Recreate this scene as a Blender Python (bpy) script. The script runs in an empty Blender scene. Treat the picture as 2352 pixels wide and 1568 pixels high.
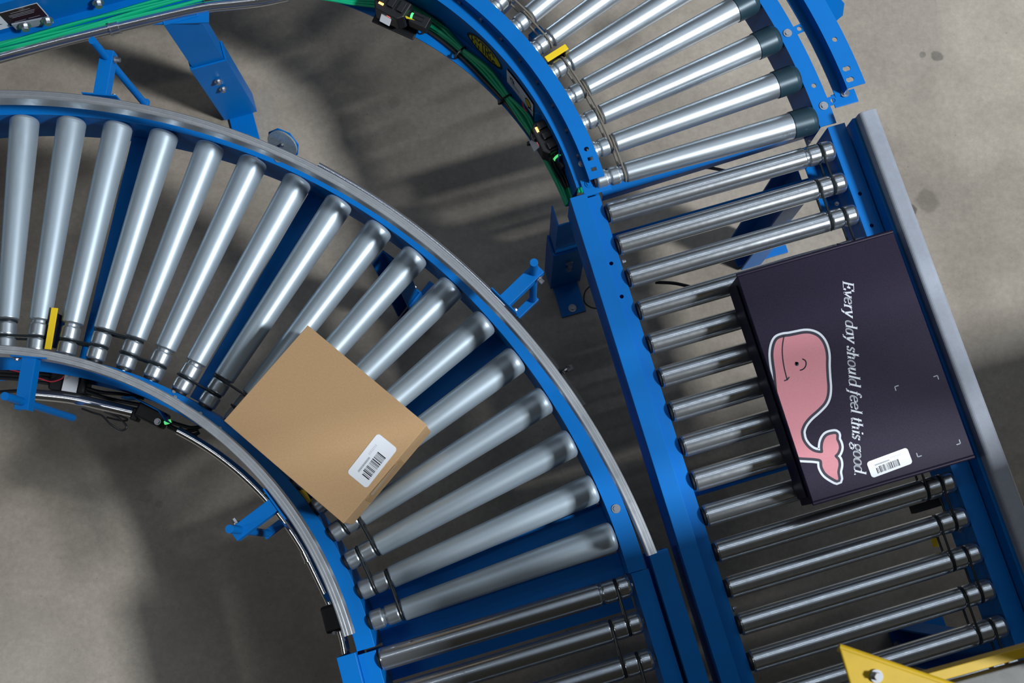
import bpy, bmesh, math, random
from mathutils import Vector, Matrix
random.seed(7)
PI = math.pi
scene = bpy.context.scene
col = scene.collection
W_, H_ = 2352, 1568
ZR = 0.72                      # height of the roller axes above the floor
# ------------------------------------------------------------------ camera
FPX = 2644.8
CA, CB, CH = 0.18923, 0.010976, 2.43668
cam_d = bpy.data.cameras.new('camera')
cam = bpy.data.objects.new('camera', cam_d); col.objects.link(cam)
cam.location = (0, 0, CH + ZR)
cam.rotation_euler = (CA, CB, 0)
cam_d.sensor_width = 36; cam_d.lens = 36 * FPX / W_
cam_d.clip_start = 0.05; cam_d.clip_end = 100
cam_d.dof.use_dof = True; cam_d.dof.focus_distance = 2.45; cam_d.dof.aperture_fstop = 6.3
scene.camera = cam
# ------------------------------------------------------------------ look and world
vs = scene.view_settings
vs.view_transform = 'Standard'; vs.look = 'None'; vs.gamma = 1; vs.use_curve_mapping = False
vs.exposure = -0.12
wd = bpy.data.worlds.new('world'); scene.world = wd; wd.use_nodes = True
# dim hall: a brighter stretch of lit roof towards the upper right, dark brown elsewhere
_t = wd.node_tree; _c = _t.nodes.new('ShaderNodeTexCoord'); _d = _t.nodes.new('ShaderNodeVectorMath'); _d.operation = 'DOT_PRODUCT'
_d.inputs[1].default_value = Vector((0.22, 0.50, 0.84)).normalized(); _t.links.new(_c.outputs['Generated'], _d.inputs[0])
_r = _t.nodes.new('ShaderNodeValToRGB'); _r.color_ramp.elements[0].position = 0.80; _r.color_ramp.elements[0].color = (0.016, 0.013, 0.008, 1)
_r.color_ramp.elements[1].position = 0.98; _r.color_ramp.elements[1].color = (0.30, 0.36, 0.44, 1)
_t.links.new(_d.outputs['Value'], _r.inputs[0]); _t.links.new(_r.outputs[0], _t.nodes['Background'].inputs[0])
wd.node_tree.nodes['Background'].inputs[1].default_value = 1.0
# ------------------------------------------------------------------ lamps: strip lights high under the hall roof
LAMPS = [  # x, y, height, length, width, rotation about z, watts, which
    (4.75, -0.90, 6.1, 0.9, 0.7, 0.28, 980, 'right of the straight conveyor'),
    (3.95, 4.95, 6.4, 1.6, 0.5, 0.28, 30, 'beyond the upper right corner'),
    (1.2, 3.76, 6.4, 3.0, 0.08, 0.283, 10, 'in the row above the upper bend'),
    (1.7, 2.1, 6.4, 3.0, 0.08, 0.283, 7, 'in the row above the printed box'),
    (-2.6, 1.6, 6.4, 2.4, 0.12, 0.283, 10, 'above the left bend'),
    (-4.6, -1.2, 6.4, 2.4, 0.16, 0.283, 42, 'far left of the bend'),
]

RX = Matrix.Rotation(CA, 3, 'X'); RY = Matrix.Rotation(CB, 3, 'Y'); RC = RY @ RX
def P(px, py, z):
    """point at height z (relative to the roller axes) seen at photograph pixel px, py"""
    d = RC @ Vector(((px - W_ / 2) / FPX, -(py - H_ / 2) / FPX, -1))
    t = (CH - z) / -d.z
    return Vector((d.x * t, d.y * t, z + ZR))
def XY(px, py, z):
    q = P(px, py, z); return Vector((q.x, q.y))

# ------------------------------------------------------------------ materials
def mat(name, base, rough=0.5, metal=0.0, spec=0.5, noise=None, bump=None, emit=None, coat=0):
    m = bpy.data.materials.new(name); m.use_nodes = True
    nt = m.node_tree; b = nt.nodes['Principled BSDF']
    b.inputs['Base Color'].default_value = (*base, 1)
    b.inputs['Roughness'].default_value = rough
    b.inputs['Metallic'].default_value = metal
    b.inputs['Specular IOR Level'].default_value = spec
    b.inputs['Coat Weight'].default_value = coat
    if emit:
        b.inputs['Emission Color'].default_value = (*emit[0], 1); b.inputs['Emission Strength'].default_value = emit[1]
    if noise:   # (scale vec, amount, rough amount)
        tc = nt.nodes.new('ShaderNodeTexCoord'); mp = nt.nodes.new('ShaderNodeMapping')
        mp.inputs['Scale'].default_value = noise[0]
        oi = nt.nodes.new('ShaderNodeObjectInfo'); ad = nt.nodes.new('ShaderNodeVectorMath'); ad.operation = 'ADD'
        sc = nt.nodes.new('ShaderNodeVectorMath'); sc.operation = 'SCALE'; sc.inputs['Scale'].default_value = 37
        cmb = nt.nodes.new('ShaderNodeCombineXYZ')
        for i in range(3): nt.links.new(oi.outputs['Random'], cmb.inputs[i])
        nt.links.new(cmb.outputs[0], sc.inputs[0])
        nt.links.new(tc.outputs['Object'], mp.inputs['Vector']); nt.links.new(mp.outputs[0], ad.inputs[0]); nt.links.new(sc.outputs[0], ad.inputs[1])
        nz = nt.nodes.new('ShaderNodeTexNoise'); nz.inputs['Scale'].default_value = 1; nz.inputs['Detail'].default_value = 6
        nz.inputs['Roughness'].default_value = 0.65
        nt.links.new(ad.outputs[0], nz.inputs['Vector'])
        cr = nt.nodes.new('ShaderNodeMapRange'); cr.inputs['From Min'].default_value = 0.3; cr.inputs['From Max'].default_value = 0.7
        cr.inputs['To Min'].default_value = 1 - noise[1]; cr.inputs['To Max'].default_value = 1 + noise[1] * 0.4
        nt.links.new(nz.outputs['Fac'], cr.inputs['Value'])
        mx = nt.nodes.new('ShaderNodeVectorMath'); mx.operation = 'SCALE'; mx.inputs[0].default_value = base
        nt.links.new(cr.outputs[0], mx.inputs['Scale']); nt.links.new(mx.outputs[0], b.inputs['Base Color'])
        rr = nt.nodes.new('ShaderNodeMapRange'); rr.inputs['From Min'].default_value = 0.3; rr.inputs['From Max'].default_value = 0.7
        rr.inputs['To Min'].default_value = rough + noise[2]; rr.inputs['To Max'].default_value = max(0.05, rough - noise[2])
        nt.links.new(nz.outputs['Fac'], rr.inputs['Value']); nt.links.new(rr.outputs[0], b.inputs['Roughness'])
        if bump:
            bp = nt.nodes.new('ShaderNodeBump'); bp.inputs['Strength'].default_value = bump[0]; bp.inputs['Distance'].default_value = bump[1]
            nt.links.new(nz.outputs['Fac'], bp.inputs['Height']); nt.links.new(bp.outputs[0], b.inputs['Normal'])
    return m

M = {}
M['blue'] = mat('blue_paint', (0.0, 0.158, 0.53), 0.42, 0, 0.22, noise=((9, 9, 9), 0.07, 0.05))
M['galv'] = mat('galvanised_tube', (0.52, 0.58, 0.63), 0.36, 0.85, 0.5, noise=((5, 26, 26), 0.22, 0.10), bump=(0.05, 0.001))
M['steel'] = mat('zinc_plated_tube', (0.60, 0.64, 0.68), 0.22, 0.90, 0.5, noise=((70, 5, 5), 0.10, 0.03))
M['sleeve'] = mat('dusty_tapered_sleeve', (0.46, 0.55, 0.62), 0.42, 0.55, 0.5, noise=((6, 14, 14), 0.16, 0.08), bump=(0.06, 0.001))
M['darksleeve'] = mat('black_end_cap', (0.02, 0.05, 0.07), 0.4, 0.2)
M['chrome'] = mat('bright_zinc', (0.42, 0.44, 0.47), 0.36, 0.9)
M['alu'] = mat('brushed_aluminium', (0.60, 0.63, 0.67), 0.38, 0.8, 0.5, noise=((30, 30, 30), 0.2, 0.1))
M['conduit'] = mat('conduit_steel', (0.72, 0.75, 0.80), 0.19, 0.95)
M['black'] = mat('black_plastic', (0.010, 0.011, 0.013), 0.45)
M['rubber'] = mat('black_urethane', (0.012, 0.018, 0.022), 0.35)
M['clearband'] = mat('aged_urethane', (0.20, 0.18, 0.15), 0.3)
M['green'] = mat('green_jacket', (0.0, 0.44, 0.20), 0.45)
M['red'] = mat('red_wire', (0.55, 0.03, 0.06), 0.5)
M['yellow'] = mat('yellow_paint', (0.50, 0.32, 0.0), 0.5, noise=((14, 14, 14), 0.12, 0.05))
M['yellowflag'] = mat('yellow_plastic', (0.90, 0.62, 0.01), 0.45)
M['greypaint'] = mat('grey_paint', (0.31, 0.34, 0.40), 0.45, 0.0, noise=((60, 60, 60), 0.10, 0.05))
M['hub'] = mat('grey_plastic', (0.30, 0.29, 0.31), 0.5)
M['white'] = mat('white_paper', (0.78, 0.81, 0.85), 0.45)
M['ink'] = mat('black_ink', (0.012, 0.012, 0.016), 0.5)
M['greyink'] = mat('grey_ink', (0.28, 0.30, 0.34), 0.5)
M['brownink'] = mat('brown_black_print', (0.03, 0.010, 0.008), 0.4)
M['decalyellow'] = mat('yellow_vinyl', (0.62, 0.55, 0.01), 0.4)
M['kraft'] = mat('kraft_board', (0.52, 0.33, 0.172), 0.8, 0, 0.2, noise=((300, 300, 300), 0.10, 0.0))
M['kraftdark'] = mat('kraft_edge', (0.40, 0.25, 0.12), 0.85, 0, 0.2)
M['tape'] = mat('clear_tape', (0.45, 0.30, 0.16), 0.25)
M['pink'] = mat('pink_print', (0.62, 0.235, 0.27), 0.6, noise=((400, 400, 400), 0.08, 0))
M['pinkshade'] = mat('pink_fold_shade', (0.40, 0.12, 0.14), 0.6)  # darker pink with the shade of the box fold put into the colour
M['navyprint'] = mat('navy_print', (0.014, 0.012, 0.030), 0.5)
M['whiteprint'] = mat('white_print', (0.66, 0.70, 0.76), 0.5)
M['led_r'] = mat('red_led', (1, .1, .1), 0.4, emit=((1, 0.12, 0.10), 3.0))
M['led_o'] = mat('orange_led', (1, .5, .1), 0.4, emit=((1, 0.45, 0.10), 4.0))
M['led_g'] = mat('green_led', (.1, 1, .3), 0.4, emit=((0.1, 0.7, 0.2), 1.0))
M['deck'] = mat('deck_concrete_grey', (0.15, 0.15, 0.14), 0.7, noise=((40, 40, 40), 0.15, 0.05))
M['housing'] = mat('lamp_housing', (0.6, 0.6, 0.6), 0.5)
M['diffuser'] = mat('lamp_diffuser', (0.8, 0.8, 0.8), 0.5, emit=((0.9, 0.95, 1.0), 6.0))

def navy_box_material():
    m = bpy.data.materials.new('printed_navy_board'); m.use_nodes = True
    nt = m.node_tree; b = nt.nodes['Principled BSDF']
    tc = nt.nodes.new('ShaderNodeTexCoord'); n = nt.nodes.new('ShaderNodeTexNoise'); n.inputs['Scale'].default_value = 500; n.inputs['Detail'].default_value = 3
    r = nt.nodes.new('ShaderNodeValToRGB'); e = r.color_ramp.elements
    e[0].position = 0.3; e[0].color = (0.010, 0.0065, 0.020, 1); e[1].position = 0.7; e[1].color = (0.020, 0.013, 0.036, 1)
    nt.links.new(tc.outputs['Object'], n.inputs['Vector']); nt.links.new(n.outputs['Fac'], r.inputs[0]); nt.links.new(r.outputs[0], b.inputs['Base Color'])
    b.inputs['Roughness'].default_value = 0.42; b.inputs['Specular IOR Level'].default_value = 0.22
    return m
M['navy'] = navy_box_material()

def floor_material():
    m = bpy.data.materials.new('polished_concrete'); m.use_nodes = True
    nt = m.node_tree; b = nt.nodes['Principled BSDF']; L = nt.links.new
    tc = nt.nodes.new('ShaderNodeTexCoord')
    def noise(s, d, rgh=0.6):
        n = nt.nodes.new('ShaderNodeTexNoise'); n.inputs['Scale'].default_value = s; n.inputs['Detail'].default_value = d; n.inputs['Roughness'].default_value = rgh
        L(tc.outputs['Object'], n.inputs['Vector']); return n
    a = noise(2.2, 8); f = noise(55, 6, 0.8); w = noise(1.1, 3)
    r = nt.nodes.new('ShaderNodeValToRGB'); e = r.color_ramp.elements
    e[0].position = 0.36; e[0].color = (0.285, 0.248, 0.200, 1); e[1].position = 0.68; e[1].color = (0.450, 0.395, 0.325, 1)
    L(a.outputs['Fac'], r.inputs[0])
    r2 = nt.nodes.new('ShaderNodeMapRange'); r2.inputs['From Min'].default_value = 0.3; r2.inputs['From Max'].default_value = 0.7
    r2.inputs['To Min'].default_value = 0.80; r2.inputs['To Max'].default_value = 1.12
    L(f.outputs['Fac'], r2.inputs['Value'])
    mx = nt.nodes.new('ShaderNodeVectorMath'); mx.operation = 'SCALE'; L(r.outputs[0], mx.inputs[0]); L(r2.outputs[0], mx.inputs['Scale'])
    # small dark specks and stains with their own outline
    v = nt.nodes.new('ShaderNodeTexVoronoi'); v.inputs['Scale'].default_value = 26; L(tc.outputs['Object'], v.inputs['Vector'])
    sp = nt.nodes.new('ShaderNodeMapRange'); sp.inputs['From Min'].default_value = 0.03; sp.inputs['From Max'].default_value = 0.075
    sp.inputs['To Min'].default_value = 0.72; sp.inputs['To Max'].default_value = 1.0; L(v.outputs['Distance'], sp.inputs['Value'])
    mx2 = nt.nodes.new('ShaderNodeVectorMath'); mx2.operation = 'SCALE'; L(mx.outputs[0], mx2.inputs[0]); L(sp.outputs[0], mx2.inputs['Scale'])
    last = mx2
    for (px, py, rad, amt) in ((2152, 128, 0.020, 0.52), (2119, 126, 0.011, 0.60), (2090, 482, 0.020, 0.40), (2130, 462, 0.038, 0.72), (335, 1140, 0.022, 0.84), (365, 1158, 0.012, 0.84), (905, 235, 0.02, 0.85)):
        q = P(px, py, -ZR)
        d = nt.nodes.new('ShaderNodeVectorMath'); d.operation = 'DISTANCE'; d.inputs[1].default_value = (q.x, q.y, 0)
        wob = nt.nodes.new('ShaderNodeVectorMath'); wob.operation = 'MULTIPLY_ADD'
        nn = noise(30, 3); wob.inputs[1].default_value = (rad * .9,) * 3
        L(nn.outputs['Color'], wob.inputs[0]); L(tc.outputs['Object'], wob.inputs[2]); L(wob.outputs[0], d.inputs[0])
        d.inputs[1].default_value = (q.x + rad * .45, q.y + rad * .45, rad * .45)
        k = nt.nodes.new('ShaderNodeMapRange'); k.inputs['From Min'].default_value = rad * 0.75; k.inputs['From Max'].default_value = rad
        k.inputs['To Min'].default_value = amt; k.inputs['To Max'].default_value = 1; L(d.outputs['Value'], k.inputs['Value'])
        s = nt.nodes.new('ShaderNodeVectorMath'); s.operation = 'SCALE'; L(last.outputs[0], s.inputs[0]); L(k.outputs[0], s.inputs['Scale']); last = s
    L(last.outputs[0], b.inputs['Base Color'])
    rr = nt.nodes.new('ShaderNodeMapRange'); rr.inputs['To Min'].default_value = 0.20; rr.inputs['To Max'].default_value = 0.38; L(w.outputs['Fac'], rr.inputs['Value'])
    L(rr.outputs[0], b.inputs['Roughness'])
    b.inputs['Specular IOR Level'].default_value = 0.5
    bp = nt.nodes.new('ShaderNodeBump'); bp.inputs['Strength'].default_value = 0.12; bp.inputs['Distance'].default_value = 0.002
    L(f.outputs['Fac'], bp.inputs['Height']); L(bp.outputs[0], b.inputs['Normal'])
    return m
M['floor'] = floor_material()

# ------------------------------------------------------------------ object helpers
WM = {}
def tag(o, label=None, cat=None, group=None, kind=None):
    if label: o['label'] = label
    if cat: o['category'] = cat
    if group: o['group'] = group
    if kind: o['kind'] = kind
    return o
def thing(name, loc, label, cat, group=None, rz=0):
    o = bpy.data.objects.new(name, None); col.objects.link(o)
    o.empty_display_size = 0.05
    m = Matrix.Translation(Vector(loc)) @ Matrix.Rotation(rz, 4, 'Z'); o.matrix_world = m; WM[o.name] = m
    return tag(o, label, cat, group)
def link(o, parent, m=None):
    col.objects.link(o)
    m = m or Matrix.Identity(4)
    if parent is not None:
        o.parent = parent; o.matrix_parent_inverse = WM[parent.name].inverted()
    o.matrix_basis = m; WM[o.name] = m
    return o
def recenter(me):
    """move the mesh so that its object can sit at the middle of the part"""
    if not me.vertices: return Vector((0, 0, 0))
    c = sum((v.co for v in me.vertices), Vector()) / len(me.vertices)
    me.transform(Matrix.Translation(-c)); return c
def obj(name, bm, m, parent=None, smooth=False, bevel=0.0, mats=None, keep=False):
    me = bpy.data.meshes.new(name); 
    bmesh.ops.recalc_face_normals(bm, faces=bm.faces)
    if smooth:
        for f in bm.faces: f.smooth = True
    bm.to_mesh(me); bm.free()
    for x in (mats or [m]): me.materials.append(x)
    c = Vector((0, 0, 0)) if keep else recenter(me)
    o = bpy.data.objects.new(name, me); link(o, parent, Matrix.Translation(c))
    if bevel:
        b = o.modifiers.new('bevel', 'BEVEL'); b.width = bevel; b.segments = 2; b.limit_method = 'ANGLE'; b.angle_limit = 0.6
    if smooth:
        try: me.set_sharp_from_angle(angle=0.7)
        except Exception: pass
    return o
def NB(): return bmesh.new()
def box(bm, c, ax, dims, mi=0):
    """c centre, ax = (x, y, z) unit axes, dims full sizes"""
    vs_ = []
    for sx in (-.5, .5):
        for sy in (-.5, .5):
            for sz in (-.5, .5):
                vs_.append(bm.verts.new(Vector(c) + ax[0] * sx * dims[0] + ax[1] * sy * dims[1] + ax[2] * sz * dims[2]))
    for q in ((0, 1, 3, 2), (4, 6, 7, 5), (0, 4, 5, 1), (2, 3, 7, 6), (0, 2, 6, 4), (1, 5, 7, 3)):
        f = bm.faces.new([vs_[i] for i in q]); f.material_index = mi
EZ = Vector((0, 0, 1))
def axes(ang):
    x = Vector((math.cos(ang), math.sin(ang), 0)); return (x, Vector((-x.y, x.x, 0)), EZ)
def frame_dir(d):
    d = Vector(d).normalized(); up = EZ if abs(d.z) < 0.9 else Vector((1, 0, 0))
    y = up.cross(d).normalized(); return d, y, d.cross(y)
def bar(bm, a, b, w, h, mi=0):
    a, b = Vector(a), Vector(b); x, y, z = frame_dir(b - a)
    box(bm, (a + b) / 2, (x, y, z), ((b - a).length, w, h), mi)
def sweep(bm, section, frames, closed=False, mi=0):
    """section: closed list of (a, z); frames: list of functions (a, z) -> Vector"""
    rings = [[bm.verts.new(fr(a, z)) for a, z in section] for fr in frames]
    n = len(section); m_ = len(rings)
    for i in range(m_ if closed else m_ - 1):
        r0, r1 = rings[i], rings[(i + 1) % m_]
        for j in range(n):
            f = bm.faces.new((r0[j], r0[(j + 1) % n], r1[(j + 1) % n], r1[j])); f.material_index = mi
    if not closed:
        for r in (rings[0], rings[-1]):
            f = bm.faces.new(r); f.material_index = mi
def tube(bm, pts, r, seg=10, closed=False, mi=0):
    pts = [Vector(p) for p in pts]; n = len(pts)
    prev = None; rings = []
    for i in range(n):
        if closed: t = pts[(i + 1) % n] - pts[i - 1]
        else: t = pts[min(i + 1, n - 1)] - pts[max(i - 1, 0)]
        t.normalize()
        if prev is None:
            up = EZ if abs(t.z) < .9 else Vector((1, 0, 0)); nrm = (up - t * up.dot(t)).normalized()
        else: nrm = (prev - t * prev.dot(t)).normalized()
        prev = nrm; b = t.cross(nrm)
        rings.append([bm.verts.new(pts[i] + (nrm * math.cos(2 * PI * k / seg) + b * math.sin(2 * PI * k / seg)) * r) for k in range(seg)])
    for i in range(n if closed else n - 1):
        a, c = rings[i], rings[(i + 1) % n]
        for k in range(seg):
            f = bm.faces.new((a[k], a[(k + 1) % seg], c[(k + 1) % seg], c[k])); f.material_index = mi
    if not closed:
        bm.faces.new(rings[0][::-1]).material_index = mi; bm.faces.new(rings[-1]).material_index = mi
def smooth_path(pts, n=8):
    pts = [Vector(p) for p in pts]; out = []
    for i in range(len(pts) - 1):
        p0 = pts[max(i - 1, 0)]; p1 = pts[i]; p2 = pts[i + 1]; p3 = pts[min(i + 2, len(pts) - 1)]
        for k in range(n):
            t = k / n
            out.append(0.5 * ((2 * p1) + (p2 - p0) * t + (2 * p0 - 5 * p1 + 4 * p2 - p3) * t * t + (3 * p1 - p0 - 3 * p2 + p3) * t ** 3))
    out.append(pts[-1]); return out
def lathe(bm, prof, seg=32, mi=None):
    """profile [(x, r)] turned about the local X axis; mi optional material per span"""
    if seg > 8:                                   # support loops keep the cylinders straight
        p2 = [prof[0]]; m2 = []
        for i in range(len(prof) - 1):
            (xa, ra), (xb, rb_) = prof[i], prof[i + 1]; L = xb - xa; k = mi[i] if mi else 0
            if L > .004:
                for q in (.0006 / L, 1 - .0006 / L): p2.append((xa + L * q, ra + (rb_ - ra) * q)); m2.append(k)
            p2.append(prof[i + 1]); m2.append(k)
        prof = p2; mi = m2 if mi else None
    rings = []
    for x, r in prof:
        rings.append([bm.verts.new((x, r * math.cos(2 * PI * k / seg), r * math.sin(2 * PI * k / seg))) for k in range(seg)])
    for i in range(len(rings) - 1):
        for k in range(seg):
            f = bm.faces.new((rings[i][k], rings[i][(k + 1) % seg], rings[i + 1][(k + 1) % seg], rings[i + 1][k]))
            if mi: f.material_index = mi[i]
    f = bm.faces.new(rings[0][::-1]); g = bm.faces.new(rings[-1])
    if mi: f.material_index = mi[0]; g.material_index = mi[-1]
def cyl(bm, a, b, r, seg=16, mi=0): tube(bm, [a, b], r, seg, mi=mi)
def disc_head(bm, c, r, h, seg=6, axis=EZ): tube(bm, [Vector(c), Vector(c) + Vector(axis) * h], r, seg)
def cut_holes(o, cutters):
    """cutters: bmesh with all hole plugs in world space"""
    me = bpy.data.meshes.new('cut'); bmesh.ops.recalc_face_normals(cutters, faces=cutters.faces); cutters.to_mesh(me); cutters.free()
    c = bpy.data.objects.new('cut', me); col.objects.link(c)
    mods = [(m_.width, m_.segments) for m_ in o.modifiers]; o.modifiers.clear()
    md = o.modifiers.new('holes', 'BOOLEAN'); md.object = c; md.operation = 'DIFFERENCE'; md.solver = 'EXACT'; md.use_self = True
    bpy.context.view_layer.update()
    dg = bpy.context.evaluated_depsgraph_get()
    new = bpy.data.meshes.new_from_object(o.evaluated_get(dg))
    o.modifiers.remove(md)
    if len(new.polygons) >= len(o.data.polygons): o.data = new
    else: print('HOLES FAILED', o.name, len(new.polygons))
    bpy.data.objects.remove(c)

# ------------------------------------------------------------------ conveyor geometry (metres, found by fitting the photograph)
YAW = 0.28302
D = Vector((math.cos(YAW), math.sin(YAW), 0)); N = Vector((D.y, -D.x, 0))
T0 = Vector((0.18439, 0.75207, ZR)); TL = 0.52191
S0 = Vector((-0.29552, -0.19638, ZR)); SL = 0.53624
PITCH = 0.0762
CA_ = Vector((-1.11461, -0.39549, ZR)); A_RI, A_RO, A_T, A_ST = 0.84363, 1.37743, 0.33288, 0.077846
CB_ = Vector((-0.71087, 0.56942, ZR)); B_RI, B_RO, B_T, B_ST = 0.9050, 1.41772, 0.28824, 0.074197
A_END = YAW + PI / 2
def pol(c, r, t, z=0.0): return Vector((c.x + r * math.cos(t), c.y + r * math.sin(t), c.z + z))
def arc_frames(c, a0, a1, n):
    out = []
    for i in range(n + 1):
        t = a0 + (a1 - a0) * i / n
        out.append(lambda a, z, t=t: pol(c, a, t, z))
    return out
def line_frames(o, v0, v1):
    return [lambda a, z, v=v: o + D * a + N * v + EZ * z for v in (v0, v1)]

# ------------------------------------------------------------------ shared meshes
def mesh_from(bm, name, mats, smooth=True):
    bmesh.ops.recalc_face_normals(bm, faces=bm.faces)
    for f in bm.faces: f.smooth = smooth
    me = bpy.data.meshes.new(name); bm.to_mesh(me); bm.free()
    for x in mats: me.materials.append(x)
    try: me.set_sharp_from_angle(angle=0.6)
    except Exception: pass
    return me
RS = 0.0235
def straight_roller_mesh(L):
    r = RS; g = r - 0.0045; b = NB()
    x1 = L - 0.070
    prof = [(0.001, r - .006), (0.0, r - .004), (0.001, r - .0012), (0.004, r), (x1, r), (x1 + .0025, r - .0012), (x1 + .004, g), (x1 + .008, g), (x1 + .0095, r - .0012), (x1 + .012, r - .0003),
            (L - .037, r - .0003), (L - .0345, r - .0012), (L - .033, g), (L - .029, g), (L - .0275, r - .0012), (L - .025, r - .0003), (L - .008, r - .0006), (L - .003, r - .003), (L, r - .008)]
    lathe(b, prof, 40)
    return mesh_from(b, 'roller_tube', [M['steel']])
def tapered_roller_mesh(L, rs, rb, sleeve, wide=0):
    b = NB(); g = rs - 0.004
    prof = [(0, rs - .006), (.001, rs - .003), (.003, rs - .0006), (.006, rs), (.024, rs), (.0265, rs - .001), (.028, g), (.033, g), (.0345, rs - .001), (.037, rs), (.058 - wide, rs), (.0605 - wide, rs - .001), (.062 - wide, g), (.067, g),
            (.0685, rs - .0005), (.070, rs + .0016), (.0715, rs + .0022)]
    mi = [0] * (len(prof) - 1)
    tail = [(L * 0.35, 0), (L * .6, 0), (L * .8, 0), (L - .014, 0)]
    for x, _ in tail:
        prof.append((x, rs + .0022 + (rb - rs - .0022) * (x - .0715) / (L - .0715))); mi.append(1)
    prof += [(L - .008, rb - .0005), (L - .004, rb - .0022), (L - .001, rb - .0055), (L, rb - .009)]; mi += [1, 1, 1, 1]
    lathe(b, prof, 44, mi)
    return mesh_from(b, 'roller_tube', [M['galv'], sleeve])
def axle_mesh(L, over=0.02):
    b = NB(); lathe(b, [(-over, .0055), (L + over, .0055)], 6); return mesh_from(b, 'axle', [M['chrome']], False)
def bearing_mesh(r):
    b = NB(); lathe(b, [(-.0045, r * .55), (-.004, r * .8), (0.002, r * .82), (.004, r * .82)], 24); return mesh_from(b, 'bearing', [M['black']])
def place_roller(parent, mesh, axle, bearing, a, b, rot=0):
    """roller tube from a to b (world)"""
    a, b = Vector(a), Vector(b); x, y, z = frame_dir(b - a)
    m = Matrix.Translation(a) @ Matrix((x, y, z)).transposed().to_4x4() @ Matrix.Rotation(rot, 4, 'X')
    o = bpy.data.objects.new('roller', mesh); link(o, parent, m)
    for nm, me in (('axle', axle), ('bearing', bearing)):
        c = bpy.data.objects.new(nm, me); link(c, o, m)
    return o
def belt_pts(c1, c2, ax1, ax2, r1, r2, n=10):
    """closed loop of an o-ring around two rollers"""
    e = (c2 - c1); ax = (ax1 + ax2).normalized(); e = (e - ax * e.dot(ax)).normalized(); up = ax.cross(e).normalized()
    if up.z < 0: up = -up
    pts = []
    for k in range(n + 1):
        t = PI / 2 + PI * k / n
        pts.append(c1 + e * math.cos(t) * r1 + up * math.sin(t) * r1)
    d = c2 - c1
    for k in range(n + 1):
        t = -PI / 2 + PI * k / n
        pts.append(c2 + e * math.cos(t) * r2 + up * math.sin(t) * r2)
    return pts
def belt(parent, c1, c2, a1, a2, r1, r2, m):
    b = NB(); tube(b, belt_pts(c1, c2, a1, a2, r1, r2), .0026, 8, closed=True)
    return obj('drive_belt', b, m, parent, smooth=True)
def bolt(parent, c, r=.008, h=.005, name='bolt', m='chrome', axis=EZ):
    b = NB(); disc_head(b, c, r * 1.25, h * .35, 20, axis); disc_head(b, Vector(c) + Vector(axis) * h * .35, r * .8, h, 6, axis)
    return obj(name, b, M[m], parent)

def support_leg(parent, c, ang, ztop, w=.085, d=.045, foot_in=1):
    """folded channel leg with height adjusting sleeve and foot plate; c = (x, y)"""
    ax = axes(ang); c = Vector((c[0], c[1], 0))
    b = NB()
    def chan(z0, z1, w, d, t):
        h = z1 - z0; zc = (z0 + z1) / 2
        box(b, c + EZ * zc, ax, (t, w, h))
        for s in (-1, 1): box(b, c + ax[0] * (-foot_in * d / 2) + ax[1] * s * (w / 2 - t / 2) + EZ * zc, ax, (d - .0005, t, h))
    chan(.30, ztop, w, d, .004)
    leg = obj('support_leg', b, M['blue'], parent, bevel=.0008)
    b = NB(); c2 = c + ax[0] * .006
    c_save = c; c = c2
    chan(.012, .36, w + .012, d + .006, .005)
    obj('leg_sleeve', b, M['blue'], leg, bevel=.0008)
    c = c_save
    b = NB(); box(b, c + ax[0] * .02 + EZ * .006, ax, (.15, .07, .008))
    f = obj('foot_plate', b, M['blue'], leg, bevel=.001)
    for s in (-.045, .078):
        bolt(leg, c + ax[0] * s + EZ * .0105, .009, .012)
    for zz in (.22, .27):
        bolt(leg, c + ax[0] * .0125 + EZ * zz, .008, .008, axis=ax[0])
    return leg

# ------------------------------------------------------------------ floor and setting
b = NB(); box(b, (0, 0, -0.05), axes(0), (16, 16, 0.1))
fl = obj('floor', b, M['floor'], keep=True); fl['kind'] = 'structure'

# ================================================================== lower bend (with aluminium guard rails)
A = thing('curved_roller_conveyor', (CA_.x + 1.1 * math.cos(.9), CA_.y + 1.1 * math.sin(.9), 0), 'blue curved roller conveyor carrying the brown box, with aluminium guard rails on both sides', 'conveyor')
a0, a1 = YAW - .010, A_END
def crail(r_web, side, zt=.010, w=.038, zb=-.125, t=.0035):
    """channel section: web at r_web, flanges pointing to side (+1 outward, -1 inward)"""
    s = side
    q = [(r_web, zb), (r_web + s * w, zb), (r_web + s * w, zb + t), (r_web + s * t, zb + t), (r_web + s * t, zt - t), (r_web + s * w, zt - t), (r_web + s * w, zt), (r_web, zt)]
    return q
b = NB(); sweep(b, crail(1.3805, 1), arc_frames(CA_, a0, a1, 90)); railAo = obj('side_rail', b, M['blue'], A, bevel=.0008)
b = NB(); sweep(b, crail(0.8385, -1), arc_frames(CA_, a0, a1, 70)); railAi = obj('side_rail', b, M['blue'], A, bevel=.0008)
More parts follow.
